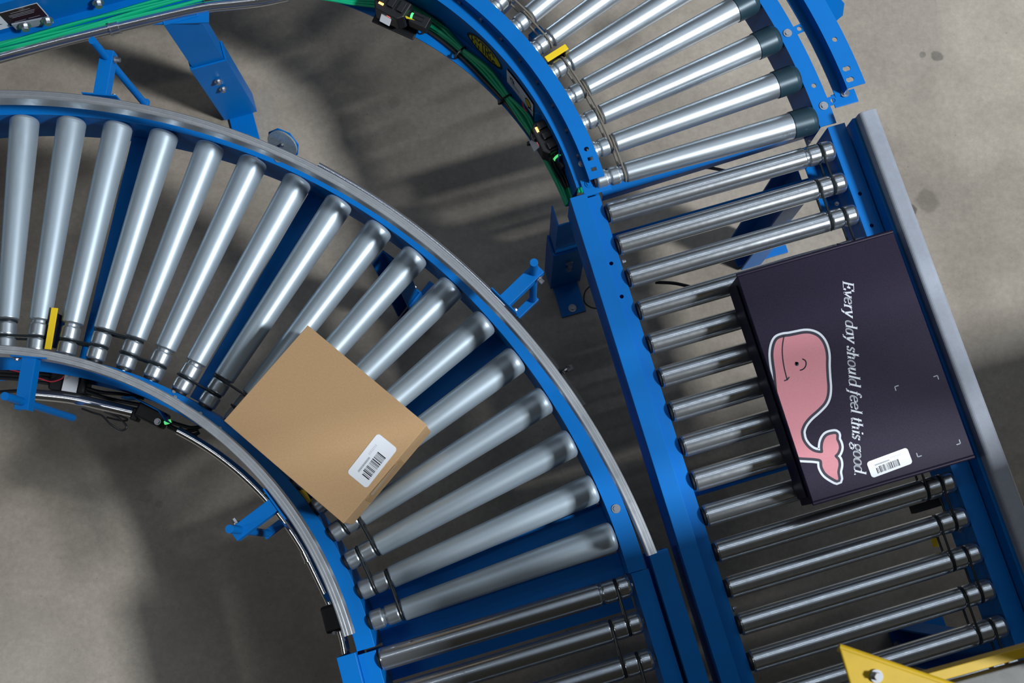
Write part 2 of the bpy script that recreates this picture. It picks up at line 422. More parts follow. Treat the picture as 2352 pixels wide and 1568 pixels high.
# guard rails: extruded aluminium, bent slightly off centre
GO_C = Vector((-1.1183, -.4800, ZR)); GI_C = Vector((-1.1137, -.3846, ZR))
def ang(c, px, py, z): q = P(px, py, z); return math.atan2(q.y - c.y, q.x - c.x)
def guard(c, ri, ro, e0, e1, z0=.112, z1=.150):
    b = NB(); rm = (ri + ro) / 2
    sec = [(ri, z0), (ro, z0), (ro, z1 - .001), (ro - .0015, z1), (ro - .005, z1), (ro - .0055, z1 - .0006), (rm + .001, z1 - .0006), (rm, z1), (ri + .0045, z1 - .0002), (ri + .004, z1), (ri + .0015, z1), (ri, z1 - .001)]
    sweep(b, sec, arc_frames(c, e0, e1, 90)); return b
g0 = ang(GO_C, 1499, 1273, .15)
obj('guard_rail', guard(GO_C, 1.4455, 1.4640, g0, a1 - .02), M['alu'], A)
g1 = ang(GI_C, 803, 1458, .15)
obj('guard_rail', guard(GI_C, .8003, .8192, g1, a1 - .02), M['alu'], A)

# rollers
RSM, RBG = .0205, .0318
A_L = A_RO - A_RI
me_t = tapered_roller_mesh(A_L, RSM, RBG, M['sleeve']); me_ax = axle_mesh(A_L); me_br = bearing_mesh(RSM)
def a_axis(c, ri, ro, t): return pol(c, ri, t, RSM * .15), pol(c, ro, t, -(RBG - .025) + .0)
A_CORR = {8: -.0030, 9: -.004, 7: -.003, 5: -.002}
for i in range(20):
    k = 17 - i; t = A_T + A_ST * i + A_CORR.get(k, 0)
    p0, p1 = a_axis(CA_, A_RI, A_RO, t)
    place_roller(A, me_t, me_ax, me_br, p0, p1, rot=random.uniform(0, 6.28))
def a_groove(c, ri, ro, t, g):
    p0, p1 = a_axis(c, ri, ro, t); d = (p1 - p0).normalized(); return p0 + d * g, d
for i in range(19):
    t1, t2 = A_T + A_ST * i, A_T + A_ST * (i + 1)
    g = .0645 if i % 2 == 0 else .0305
    if i in (10, 14): continue
    c1, d1 = a_groove(CA_, A_RI, A_RO, t1, g); c2, d2 = a_groove(CA_, A_RI, A_RO, t2, g)
    belt(A, c1, c2, d1, d2, .0185, .0185, M['rubber'])
# cross members
def cross(parent, c, t, r0, r1, w=.042, z0=-.118, h=.03):
    b = NB(); p0, p1 = pol(c, r0, t, z0 + h), pol(c, r1, t, z0 + h)
    x, y, z = frame_dir(p1 - p0)
    box(b, (p0 + p1) / 2, (x, y, z), ((p1 - p0).length, w, .003))
    for s in (-1, 1): box(b, (p0 + p1) / 2 + y * s * (w / 2 - .0015) - z * (h / 2 + .0016), (x, y, z), ((p1 - p0).length, .003, h))
    return obj('cross_member', b, M['blue'], parent, bevel=.0008)
for kk, w in ((3.20, .038), (7.32, .044), (12.38, .046), (16.55, .052), (-.5, .04)):
    cross(A, CA_, A_T + A_ST * (17 - kk), .842, 1.380, w)
cross(A, CA_, YAW + .005, .842, 1.380, .05)
for kk in (9.45, 16.2):
    t = A_T + A_ST * (17 - kk)
    for r, s in ((1.352, 1), (.870, -1)):
        q = pol(CA_, r, t); support_leg(A, (q.x, q.y), t + (0 if s > 0 else PI), ZR - .121, .075, .04)
# guard brackets
def guard_bracket(parent, top, joint, gpt, zj=.150, name='guard_bracket', lower=True):
    """top: pixel of pin top, joint: pixel where the pin meets the arm, gpt: pixel where the arm meets the guard"""
    j = P(*joint, zj); g = P(*gpt, zj); e = (g - j); e.z = 0; L = e.length; e.normalize()
    s = Vector((-e.y, e.x, 0)); ax = (e, s, EZ)
    # inverted channel arm
    b = NB(); w = .028; end = j - e * .016; mid = (end + g) / 2; LL = (g - end).length
    box(b, mid - EZ * .0015, ax, (LL, w, .003))
    for q in (-1, 1): box(b, mid + s * q * (w / 2 - .0015) - EZ * .0155, ax, (LL, .003, .025))
    # flange against the guard
    box(b, g - EZ * .012 + e * .0 + s * .0, ax, (.003, .075, .030))
    arm = obj(name, b, M['blue'], parent, bevel=.0008)
    b = NB(); cyl(b, j - EZ * .265, j + EZ * .078, .0082, 24); obj('pin', b, M['blue'], arm, smooth=True)
    lo = j - EZ * .257
    if lower:
      b = NB(); bar(b, lo + e * -.010, lo + e * (L + .02), .018, .016); obj('lower_arm', b, M['blue'], arm, bevel=.001)
    bolt(arm, j + s * (w / 2 + .001) - EZ * .012, .0065, .009, axis=s)
    bolt(arm, g - e * .003 + s * .028 - EZ * .010, .0055, .003, axis=-e)
    return arm
guard_bracket(A, (213, 92), (243, 130), (228, 217))
guard_bracket(A, (1226, 600), (1226, 625), (1158, 690))
guard_bracket(A, (515, 1205), (550, 1217), (630, 1157))
guard_bracket(A, (1, 911), (50, 922), (66, 820), lower=False)
# reflector disc on a blue plate behind the guard
q = P(650, 330, .0)
tq = math.atan2(q.y - CA_.y, q.x - CA_.x); rad = Vector((math.cos(tq), math.sin(tq), 0)); tg = Vector((-rad.y, rad.x, 0))
tilt = (rad * -.86 + EZ * .50).normalized(); t2 = tilt.cross(tg).normalized()
b = NB(); n = 8
ring0 = []; ring1 = []
for k in range(n):
    a_ = 2 * PI * k / n + PI / 8
    p = q + tg * math.cos(a_) * .040 + t2 * math.sin(a_) * .040
    ring0.append(b.verts.new(p)); ring1.append(b.verts.new(p - tilt * .003))
b.faces.new(ring0); b.faces.new(ring1[::-1])
for k in range(n): b.faces.new((ring0[k], ring0[(k + 1) % n], ring1[(k + 1) % n], ring1[k]))
rp = obj('reflector_plate', b, M['blue'], A, bevel=.0008)
b = NB(); tube(b, [q + tilt * .0005, q + tilt * .005], .036, 40)
lens = obj('reflector', b, mat('reflector_plastic', (.35, .42, .46), .25, .3, noise=((500, 500, 500), .5, .1)), rp, smooth=True)
bolt(rp, q + tilt * .005, .004, .003, axis=tilt)
b = NB(); bar(b, q - tilt * .003, pol(CA_, 1.41, tq, -.05), .03, .003); obj('reflector_bracket', b, M['blue'], rp)
# yellow sensor strips between rollers
def flag(parent, p0, p1, z, w=.014):
    a_, c_ = P(*p0, z), P(*p1, z); b = NB(); x, y, zz = frame_dir(c_ - a_)
    box(b, (a_ + c_) / 2, (x, y, zz), ((c_ - a_).length, w, .004)); box(b, (a_ + c_) / 2 - EZ * .02, (x, y, zz), ((c_ - a_).length * .8, w * .6, .034), 1)
    o = obj('sensor_strip', b, None, parent, bevel=.0006, mats=[M['yellowflag'], M['black']])
    e = (c_ - a_).normalized(); s = Vector((-e.y, e.x, 0))
    b = NB(); box(b, c_ - s * .016 * (-1 if False else 1) + e * .0 - EZ * .045, (x, y, zz), (.045, .022, .03)); obj('sensor_block', b, M['hub'], o, bevel=.001)
    b = NB(); bar(b, a_ - EZ * .08 - e * .02, c_ - EZ * .08 + e * .01, .03, .006); obj('sensor_bracket', b, M['blue'], o)
    return o
flag(A, (110, 802), (126, 707), .018)
flag(A, (690, 1120), (712, 1160), .0)
# screws on the flanges
for p in ((1415, 1168), (640, 364)): bolt(A, P(*p, .011), .0075, .002)
for p in ((400, 898), (402, 912), (460, 950), (505, 984)): bolt(A, P(p[0], p[1], .011), .0035, .002)

# ================================================================== straight run after the lower bend
S = thing('straight_roller_conveyor', (S0 + D * .27 + N * .2).to_2d().to_3d(), 'short blue straight roller conveyor at the bottom edge, joined to the lower bend', 'conveyor', rz=YAW)
def lrail(o, u_web, side, v0, v1, parent, zt=.010, w=.038):
    b = NB(); sweep(b, crail(u_web, side, zt, w), line_frames(o, v0, v1)); return obj('side_rail', b, M['blue'], parent, bevel=.0008)
lrail(S0, -.004, -1, -.0225, .80, S); lrail(S0, SL + .006, 1, -.0225, .80, S)
def cover(o, u0, u1, z0, z1, v0, v1, parent, name='rail_cover', m='blue'):
    b = NB(); t = .003
    sec = [(u0, z0), (u0 + t, z0), (u0 + t, z1 - t), (u1 - t, z1 - t), (u1 - t, z0), (u1, z0), (u1, z1), (u0, z1)]
    sweep(b, sec, line_frames(o, v0, v1)); return obj(name, b, M[m], parent, bevel=.0012)
cover(S0, -.082, -.0425, -.100, .028, -.030, .80, S)
cover(S0, SL + .052, SL + .092, -.100, .028, -.052, .80, S)
def plug(bm, c, r=.0045): tube(bm, [Vector(c) - EZ * .03, Vector(c) + EZ * .03], r, 14)
me_s = straight_roller_mesh(SL); me_sa = axle_mesh(SL, .0035); me_sb = bearing_mesh(RS)
for i in range(9):
    a_ = S0 + N * PITCH * i
    place_roller(S, me_s, me_sa, me_sb, a_, a_ + D * SL, rot=random.uniform(0, 6.28))
def straight_belts(parent, o, L, n, start, m):
    for i in range(start, n - 1):
        g = L - .031 if i % 2 == 0 else L - .064
        c1 = o + N * PITCH * i + D * g; c2 = c1 + N * PITCH
        belt(parent, c1, c2, D, D, .0205, .0205, m)
straight_belts(S, S0, SL, 9, 0, M['rubber'])
def cross_line(parent, o, v, u0, u1, w=.042, z0=-.118, h=.03):
    b = NB(); c = o + N * v + D * ((u0 + u1) / 2) + EZ * (z0 + h)
    box(b, c, (D, N, EZ), (u1 - u0, w, .003))
    for s in (-1, 1): box(b, c + N * s * (w / 2 - .0015) - EZ * (h / 2 + .0016), (D, N, EZ), (u1 - u0, .003, h))
    return obj('cross_member', b, M['blue'], parent, bevel=.0008)
cross_line(S, S0, -.038 + .075, 0, SL, .03); cross_line(S, S0, .55, 0, SL)
for u, s in ((.03, PI), (SL - .03, 0)):
    q = S0 + N * .62 + D * u; support_leg(S, (q.x, q.y), YAW + s, ZR - .121, .075, .04)

# ================================================================== upper bend
B = thing('curved_roller_conveyor', (CB_.x + 1.1 * math.cos(.9), CB_.y + 1.1 * math.sin(.9), 0), 'blue curved roller conveyor at the top with green cables along its inner wall', 'conveyor')
b0, b1 = YAW - .018, A_END - .15
# inner side: top cap, lower step, wall and bottom flange
b = NB()
sec = [(.862, -.120), (.862, -.001), (.8895, -.001), (.8895, .030), (.9245, .030), (.9245, .027), (.8925, .027), (.8925, -.004), (.865, -.004), (.865, -.117), (.790, -.117), (.790, -.120)]
b0b = ang(CB_, 1372, 408, .03)
sweep(b, sec, [lambda a, z, t=b0b + (b1 - b0b) * i / 80: pol(CB_, a if a > .8 else max(.793, .790 + (1.1 - t) * .063), t, z) for i in range(81)]); railBi = obj('side_rail', b, M['blue'], B, bevel=.0010)
cb = NB()
for p, dx in (((1347, 342), 0), ((1356, 364), 1), ((1364, 388), 1)):
    q = P(*p, .03); rr_ = Vector((math.cos(YAW), math.sin(YAW), 0))
    if dx:
        for s in (-.0025, 0, .0025): pass
        box(cb, q, axes(YAW), (.012, .0085, .02))
    else: tube(cb, [q - EZ * .01, q + EZ * .01], .0055, 14)
cut_holes(railBi, cb)
bolt(B, P(1336, 376, 0.0) , .006, .003); 
# end piece that ties the bend to the straight run
b = NB(); box(b, P(1368, 424, .004), axes(YAW), (.062, .040, .003)); box(b, P(1358, 443, -.01), axes(YAW), (.030, .03, .004)); obj('end_plate', b, M['blue'], B, bevel=.001)
bolt(B, P(1353, 422, .007), .007, .002, m='blue')
# outer side
b = NB()
sec = [(1.4215, -.120), (1.4215, .004), (1.4595, .004), (1.4595, .001), (1.4245, .001), (1.4245, -.120)]
bo0 = YAW - .012
sweep(b, sec, arc_frames(CB_, bo0, b1, 90)); railBo = obj('side_rail', b, M['blue'], B, bevel=.0008)
b = NB(); e0 = ang(CB_, 1950, 205, .03)
sec = [(1.478, .001), (1.4985, .001), (1.4985, .036), (1.5385, .036), (1.5385, .039), (1.4955, .039), (1.4955, .004), (1.478, .004)]
sweep(b, sec, arc_frames(CB_, e0, b1, 90)); outer = obj('outer_flange', b, M['blue'], B)
cb = NB()
for p, sl in (((1917, 91), 0), ((1944, 158), 1), ((1952, 183), 1)):
    q = P(*p, .0375)
    if sl:
        t = math.atan2(q.y - CB_.y, q.x - CB_.x); e = axes(t)[0]
        for s in (-.003, .003): tube(cb, [q + e * s - EZ * .01, q + e * s + EZ * .01], .0058, 14)
    else: tube(cb, [q - EZ * .01, q + EZ * .01], .0058, 14)
try: cut_holes(outer, cb)
except Exception as ex: print('holes', ex)
# bridging tabs between the slots
for p in ((1836, 66), (1912, 231)):
    q = P(*p, .002); t = math.atan2(q.y - CB_.y, q.x - CB_.x); x = axes(t)
    b = NB(); box(b, pol(CB_, 1.468, t, .0015), x, (.034, .020, .003)); tb = obj('bridge_tab', b, M['blue'], B)
    cb = NB(); tube(cb, [pol(CB_, 1.470, t, -.02), pol(CB_, 1.470, t, .02)], .0055, 14); cut_holes(tb, cb)
for p in ((1809, 76), (1892, 243), (1941, 214)): bolt(B, P(*p, .005), .0078, .003)
cb = NB(); q = P(1869, 197, .0025); tube(cb, [q - EZ * .01, q + EZ * .01], .0055, 16); cut_holes(railBo, cb)
b = NB(); q = P(1940, 226, .0); box(b, q, axes(YAW), (.055, .032, .003)); obj('corner_plate', b, M['blue'], B, bevel=.0006)
b = NB(); tube(b, [P(1905, 20, -.10), P(1905, 20, -.07)], .035, 8); obj('reflector_plate', b, M['blue'], B)
B_L = B_RO - B_RI
me_b = tapered_roller_mesh(B_L, RSM, .0305, M['galv'], .006); me_bx = axle_mesh(B_L)
capm = NB(); lathe(capm, [(B_L - .055, .0300), (B_L - .054, .0312), (B_L - .012, .0322), (B_L - .004, .0300), (B_L + .001, .026), (B_L + .001, .010)], 40)
me_cap = mesh_from(capm, 'end_cap', [M['darksleeve']])
for i in range(20):
    t = B_T + B_ST * i
    p0, p1 = a_axis(CB_, B_RI, B_RO, t)
    r = place_roller(B, me_b, me_bx, me_br, p0, p1, rot=random.uniform(0, 6.28))
    c = bpy.data.objects.new('end_cap', me_cap); link(c, r, WM[r.name])
for i in range(19):
    t1, t2 = B_T + B_ST * i, B_T + B_ST * (i + 1)
    if i == 4: continue
    g = .0650 if i % 2 == 0 else .0590
    c1, d1 = a_groove(CB_, B_RI, B_RO, t1, g); c2, d2 = a_groove(CB_, B_RI, B_RO, t2, g)
    belt(B, c1, c2, d1, d2, .0185, .0185, M['clearband'])
cross(B, CB_, B_T + B_ST * .25, .925, 1.4215, .062, -.118, .03)
for kk in (7, 14): cross(B, CB_, B_T + B_ST * (kk + .5), .925, 1.4215, .045)
flag(B, (1254, 137), (1302, 107), .018)
b = NB(); bar(b, P(1225, 100, -.06), P(1250, 78, -.06), .035, .04); obj('sensor_bracket', b, M['blue'], B, bevel=.001)
for kk in (13.6,):
    t = B_T + B_ST * kk
    for r, s in ((1.39, 1),):
        q = pol(CB_, r, t); support_leg(B, (q.x, q.y), t + (0 if s > 0 else PI), ZR - .121, .075, .04)

# ================================================================== long straight run on the right
T = thing('straight_roller_conveyor', (T0 + D * .27 + N * .5).to_2d().to_3d(), 'long blue straight roller conveyor on the right carrying the printed box, with a grey guard', 'conveyor', rz=YAW)
r1_ = lrail(T0, -.006, -1, -.046, 1.42, T, .004, .030); 
cover(T0, -.074, -.036, -.105, .028, -.050, 1.42, T)
cb = NB()
for p in ((1404, 605), (1428, 681)): plug(cb, P(*p, .003))
cut_holes(r1_, cb)
r2_ = lrail(T0, TL + .004, 1, -.052, 1.42, T, .004, .040)
cb = NB()
for p in ((1975, 445), (2002, 518)): plug(cb, P(*p, .003))
cut_holes(r2_, cb)
gv0 = -.044
cover(T0, TL + .047, TL + .058, -.100, .045, gv0, 1.42, T, 'guard_wall')
# grey rounded guard cap
b = NB(); u0, u1, zt = TL + .0545, TL + .096, .072
sec = [(u0, .030), (u0, zt - .010)] + [(u0 + .010 - .010 * math.cos(k * PI / 10), zt - .010 + .010 * math.sin(k * PI / 10)) for k in range(1, 6)] + \
      [(u1 - .010 + .010 * math.sin(k * PI / 10), zt - .010 + .010 * math.cos(k * PI / 10)) for k in range(0, 6)] + [(u1, -.02), (u1 - .002, -.02), (u1 - .002, zt - .012), (u0 + .003, zt - .012), (u0 + .003, .030)]
sweep(b, sec, line_frames(T0, gv0, 1.42)); obj('guard_cap', b, M['greypaint'], T, bevel=.0005)
me_tr = straight_roller_mesh(TL); me_ta = axle_mesh(TL, .0035); me_tb = bearing_mesh(RS)
for i in range(18):
    a_ = T0 + N * PITCH * i
    place_roller(T, me_tr, me_ta, me_tb, a_, a_ + D * TL, rot=random.uniform(0, 6.28))
straight_belts(T, T0, TL, 18, 0, M['rubber'])
for v, w in ((.042, .036), (.62, .04), (1.18, .04)): cross_line(T, T0, v, 0, TL, w)
b = NB(); box(b, T0 + N * .04 + D * (TL - .028) - EZ * .06, (D, N, EZ), (.05, .16, .003)); obj('gusset', b, M['blue'], T)
q = P(1296, 650, -.72); support_leg(T, (q.x, q.y), YAW - PI / 2, ZR - .121, .075, .05)
for u, s, v in ((TL - .05, 0, .02), (-.03, PI, 1.15), (TL + .02, 0, 1.15)):
    q = T0 + N * v + D * u; support_leg(T, (q.x, q.y), YAW + s, ZR - .121, .085, .05)
for p in ((1429, 601), (1683, 1398)): bolt(T, P(*p, -.01), .005, .006, axis=D)
for p in ((1858, 326), (1857, 365), (2004, 470), (1945, 455), (1922, 468), (2206, 1218)): bolt(T, P(*p, -.058), .004, .004)
# sensor on the right rail below the printed box
b = NB(); bar(b, P(2138, 1215, -.04), P(2150, 1255, -.04), .006, .02); obj('sensor_strip', b, M['yellowflag'], T)
b = NB(); box(b, P(2125, 1160, -.09), (D, N, EZ), (.06, .02, .03)); obj('sensor_block', b, M['black'], T)

# ================================================================== straight run in the upper left (its inner wall shows)
aE = A_END; RA = Vector((math.cos(aE), math.sin(aE), 0)); TA = Vector((-math.sin(aE), math.cos(aE), 0))
def CP(w, s, z): return CB_ + RA * w + TA * s + EZ * z
Cc = thing('straight_roller_conveyor', (CP(1.05, .5, 0)).to_2d().to_3d(), 'blue straight conveyor in the upper left corner with a warning sticker on its wall', 'conveyor', rz=aE + PI / 2)
def c_frames(s0, s1): return [lambda a, z, s=s: CP(a, s, z) for s in (s0, s1)]
c0, c1 = -.155, .95
b = NB(); sec = [(.795, -.120), (.795, .005), (.835, .005), (.835, .035), (.865, .035), (.865, .032), (.838, .032), (.838, .002), (.798, .002), (.798, -.117), (.735, -.117), (.735, -.120)]
sweep(b, sec, c_frames(c0, c1)); obj('side_rail', b, M['blue'], Cc, bevel=.0008)
b = NB(); sec = [(1.38, -.12), (1.42, -.12), (1.42, .005), (1.38, .005)]; sweep(b, sec, c_frames(c0, c1)); obj('side_rail', b, M['blue'], Cc)
me_cr = straight_roller_mesh(.50); me_ca = axle_mesh(.50, .02)
for i in range(13):
    a_ = CP(.87, -.10 + i * PITCH, 0); place_roller(Cc, me_cr, me_ca, me_tb, a_, CP(1.37, -.10 + i * PITCH, 0))
q = P(415, 45, -.12); 
lC = support_leg(Cc, (q.x, q.y), aE + PI, ZR - .121, .085, .05, foot_in=1)
q2 = CP(1.36, 0, 0); support_leg(Cc, (q2.x, q2.y), aE, ZR - .121, .085, .05)
b = NB(); bar(b, P(345, 35, -.125), P(480, 30, -.125), .05, .004); obj('leg_gusset', b, M['blue'], Cc)
# warning sticker with hand symbol and text panel
def wallmap(s, z, off=.0006): return CP(.795 - off, s, z)
def quad(bm, f, x0, y0, x1, y1, off, mi=0):
    vs_ = [bm.verts.new(f(x, y, off)) for x, y in ((x0, y0), (x1, y0), (x1, y1), (x0, y1))]; fc = bm.faces.new(vs_); fc.material_index = mi
def w2(s, z, off): return CP(.795 - off, s, z)
b = NB()
sa = .205; sb = .36; zm, zM = -.098, -.028
def stick(x, y, off): return w2(sa + (1 - x) * (sb - sa), zm + y * (zM - zm), off)
quad(b, stick, 0, 0, 1, 1, .0006, 0); quad(b, stick, .40, .04, .985, .96, .0009, 1)
for (x0, x1, y) in ((.55, .85, .78), (.5, .9, .66), (.5, .88, .58), (.52, .86, .50), (.50, .68, .22), (.72, .9, .22)):
    quad(b, stick, x0, y, x1, y + .03, .0012, 2)
hand = [(.08, .15), (.12, .40), (.05, .62), (.14, .50), (.15, .80), (.19, .55), (.24, .78), (.24, .52), (.32, .62), (.26, .40), (.34, .30), (.22, .30), (.20, .12)]
f = b.faces.new([b.verts.new(stick(x, y, .0010)) for x, y in hand]); f.material_index = 3
obj('warning_sticker', b, None, Cc, mats=[M['white'], M['brownink'], M['greyink'], M['ink']])
# plated bracket below the sticker
b = NB(); bar(b, P(32, 62, -.085), P(118, 45, -.085), .004, .030); cb_ = obj('wall_bracket', b, M['greypaint'], Cc, bevel=.001)
for p in ((57, 58), (108, 45), (225, 5)): bolt(Cc, P(*p, -.08), .011, .010, axis=-RA)

# ------------------------------------------------------------------ pen lettering drawn with thin quads on a surface
def seg_quads(pts, wf, add):
    """ribbon along pts (2d), half-width from wf(direction)"""
    n = len(pts)
    for i in range(n - 1):
        (x0, y0), (x1, y1) = pts[i], pts[i + 1]
        dx, dy = x1 - x0, y1 - y0; L = math.hypot(dx, dy)
        if L < 1e-9: continue
        dx /= L; dy /= L; w = wf(dx, dy); e = w * .35
        add([(x0 - dx * e - dy * w, y0 - dy * e + dx * w), (x0 - dx * e + dy * w, y0 - dy * e - dx * w), (x1 + dx * e + dy * w, y1 + dy * e - dx * w), (x1 + dx * e - dy * w, y1 + dy * e + dx * w)])
def arcp(cx, cy, rx, ry, a, b_, n=10):
    return [(cx + rx * math.cos(math.radians(a + (b_ - a) * i / n)), cy + ry * math.sin(math.radians(a + (b_ - a) * i / n))) for i in range(n + 1)]
SER = .09
GL = {  # x-height 1, ascender 1.55, descender -.5 ; width, strokes
 'E': (1.05, [[(.2, 0), (.2, 1.4)], [(.02, 0), (.95, 0), (.98, .3)], [(.02, 1.4), (.92, 1.4), (.95, 1.12)], [(.2, .72), (.66, .72)], [(.66, .55), (.66, .9)]]),
 'v': (.86, [[(.0, .98), (.30, .98)], [(.16, .95), (.42, .04), (.78, .86)], [(.62, .98), (.9, .98)]]),
 'e': (.82, [arcp(.42, .5, .33, .47, 20, 320, 16), [(.12, .52), (.74, .60)]]),
 'r': (.70, [[(.05, .95), (.22, .95), (.22, 0)], [(.05, 0), (.40, 0)], [(.22, .62), (.42, .92), (.64, .90)]]),
 'y': (.86, [[(.0, .98), (.30, .98)], [(.16, .95), (.44, .06)], [(.80, .95), (.44, .0), (.26, -.38), (.05, -.42)], [(.62, .98), (.92, .98)]]),
 'd': (.92, [arcp(.40, .47, .32, .47, 60, 300, 14), [(.70, 1.5), (.70, .04), (.88, .04)], [(.52, 1.5), (.70, 1.5)]]),
 'a': (.86, [arcp(.38, .46, .30, .46, 50, 310, 14), [(.66, .95), (.66, .05), (.84, .06)]]),
 's': (.68, [[(.56, .78), (.52, .95), (.30, .97), (.14, .80), (.20, .60), (.46, .44), (.54, .24), (.40, .03), (.18, .02), (.08, .22)]]),
 'h': (.95, [[(.04, 1.5), (.20, 1.5), (.20, 0)], [(.04, 0), (.36, 0)], [(.20, .66), (.42, .96), (.66, .86), (.68, .55), (.68, .04), (.86, .04)]]),
 'o': (.84, [arcp(.42, .48, .32, .47, 0, 360, 20)]),
 'u': (.95, [[(.04, .96), (.20, .96), (.20, .25), (.36, .02), (.60, .22), (.70, .5)], [(.56, .96), (.70, .96), (.70, .04), (.88, .05)]]),
 'l': (.46, [[(.05, 1.5), (.22, 1.5), (.22, .04), (.42, .04)]]),
 'f': (.58, [[(.64, 1.38), (.48, 1.52), (.32, 1.38), (.26, 1.0), (.22, 0), (.14, -.36), (-.06, -.40)], [(.06, .96), (.52, .96)]]),
 't': (.56, [[(.24, 1.30), (.22, .22), (.34, .02), (.52, .10)], [(.04, .96), (.50, .96)]]),
 'i': (.46, [[(.06, .96), (.22, .96), (.22, .04), (.40, .04)], [(.22, 1.30), (.22, 1.42)]]),
 'g': (.84, [arcp(.40, .64, .27, .32, 0, 360, 16), [(.62, .84), (.84, .96)], [(.24, .38), (.16, .20), (.50, .10), (.70, -.06), (.62, -.34), (.30, -.44), (.06, -.30), (.12, -.08), (.30, .06)]]),
 '.': (.36, [[(.16, .04), (.20, .06)]]),
 ' ': (.45, []),
}
GB = {  # block capitals in a 0..1 box
 'H': [[(0, 0), (0, 1)], [(.7, 0), (.7, 1)], [(0, .5), (.7, .5)]], 'Y': [[(0, 1), (.38, .5), (.38, 0)], [(.76, 1), (.38, .5)]],
 'T': [[(0, 1), (.76, 1)], [(.38, 1), (.38, 0)]], 'R': [[(0, 0), (0, 1), (.5, 1), (.68, .76), (.5, .5), (0, .5)], [(.4, .5), (.7, 0)]],
 'O': [[(.12, .02), (0, .3), (0, .7), (.12, .98), (.58, .98), (.7, .7), (.7, .3), (.58, .02), (.12, .02)]], 'L': [[(0, 1), (0, 0), (.66, 0)]],
 'A': [[(0, 0), (.35, 1), (.7, 0)], [(.14, .35), (.56, .35)]],
}
def poly_add(bm, f, off, mi):
    def add(ps):
        if sum(ps[i][0] * ps[(i + 1) % len(ps)][1] - ps[(i + 1) % len(ps)][0] * ps[i][1] for i in range(len(ps))) == 0: return
        fc = bm.faces.new([bm.verts.new(f(x, y, off)) for x, y in ps]); fc.material_index = mi
    return add

# ------------------------------------------------------------------ decals on the wall of the upper bend
RW = .862
def bw(px0, px1, zlo, zhi):
    """decal chart on the curved wall between two photograph pixels: x 0..1 along, y 0..1 up"""
    t0 = ang(CB_, *px0, -.06); t1 = ang(CB_, *px1, -.06)
    return lambda x, y, off: pol(CB_, RW - off, t0 + (t1 - t0) * x, zlo + (zhi - zlo) * y)
f = bw((1066, 84), (1150, 160), -.103, -.018)
b = NB()
def lens_poly(sx, sy, n=26):
    out = []
    for k in range(n):
        t = 2 * PI * k / n; c, s = math.cos(t), math.sin(t)
        out.append((.5 + .5 * sx * c, .5 + .5 * sy * s * (abs(s) ** .15 if s else 1)))
    return out
def fan(bm, f, pts, off, mi):
    c = bm.verts.new(f(.5, .5, off)); vs_ = [bm.verts.new(f(x, y, off)) for x, y in pts]
    for i in range(len(vs_)): bm.faces.new((c, vs_[i], vs_[(i + 1) % len(vs_)])).material_index = mi
fan(b, f, lens_poly(1.0, 1.0), .0006, 1); fan(b, f, lens_poly(.88, .76), .0009, 0)
x = .14
for ch in 'HYTROL':
    for st in GB[ch]:
        hh = .40 - .5 * abs((x + .05) - .5) ** 1.6
        seg_quads([(x + px * .13, .5 + (py - .5) * 2 * hh * .75) for px, py in st], lambda dx, dy: .015 + .022 * abs(dx), poly_add(b, f, .0012, 1))
    x += .124
obj('maker_decal', b, None, B, mats=[M['decalyellow'], M['ink']])
f = bw((1166, 170), (1232, 248), -.100, -.030)
b = NB(); K = 8
for k in range(K): quad(b, f, k / K, 0, (k + 1) / K, 1, .0030, 0)
for k in range(K): quad(b, f, k / K, -.04, (k + 1) / K, 1.04, .0004, 1)
x = .12
for ch in 'YTA':
    for st in GB[ch]: seg_quads([(x + px * .055, .62 + (py - .5) * .26) for px, py in st], lambda dx, dy: .010 + .03 * abs(dx), poly_add(b, f, .0034, 1))
    x += .055
for yy in (.40, .32): quad(b, f, .14, yy, .46, yy + .03, .0034, 2)
g = lambda x_, y_, off: f(.80 + (x_ - .5) * .24, .55 + (y_ - .5) * .55, off)
fan(b, g, lens_poly(1, 1), .0034, 1); fan(b, g, lens_poly(.86, .74), .0037, 3)
obj('instruction_label', b, None, B, mats=[M['white'], M['ink'], M['greyink'], M['decalyellow']])

# ------------------------------------------------------------------ green control cables along the wall of the upper bend
def cable(name, pts, r, m, label, cat='cable', group=None, seg=8):
    b = NB(); tube(b, pts, r, seg); o = obj(name, b, M[m], None, smooth=True); tag(o, label, cat, group); return o
GRP = 'green cables along the inner wall of the upper bend'
for k in range(7):
    pts = []; ph = k * 1.7
    for i in range(61):
        t = .285 + (1.10 - .285) * i / 60
        rr = .8430 + .016 * max(0, (.62 - t)) * 4 * .35 + .004 * math.sin(t * 9 + ph) - .0105 + .0072 * (k % 4) + (.0035 if k > 3 else 0)
        pin = min(abs(t - .64), abs(t - .83), abs(t - .49)); sq = min(1, .45 + pin * 7)
        mid = .8335 + .016 * max(0, (.62 - t)) * 1.4
        rr = mid + (rr - mid) * sq
        pts.append(pol(CB_, rr, t, -.111 + (.0075 if k > 3 else 0) + .001 * math.sin(t * 13 + ph)))
    cable('green_cable', pts, .0038, 'green', 'thin green cable in the tied bundle on the upper bend between two black modules', group=GRP)
GRC = 'green cables along the upper left conveyor'
for k in range(5):
    pts = []; ph = k * 2.1
    for i in range(41):
        s = -.28 + 1.10 * i / 40
        w = .745 + .0055 * k + .0035 * math.sin(s * 11 + ph) + .012 * max(0, s - .05) * (k / 4)
        pts.append(CP(w, s, -.111 + .004 * (k % 2)))
    cable('green_cable', pts, .0038, 'green', 'thin green control cable running beside the steel conduit in the upper left', group=GRC)
GRB = 'green cables between the upper left conveyor and the bend'
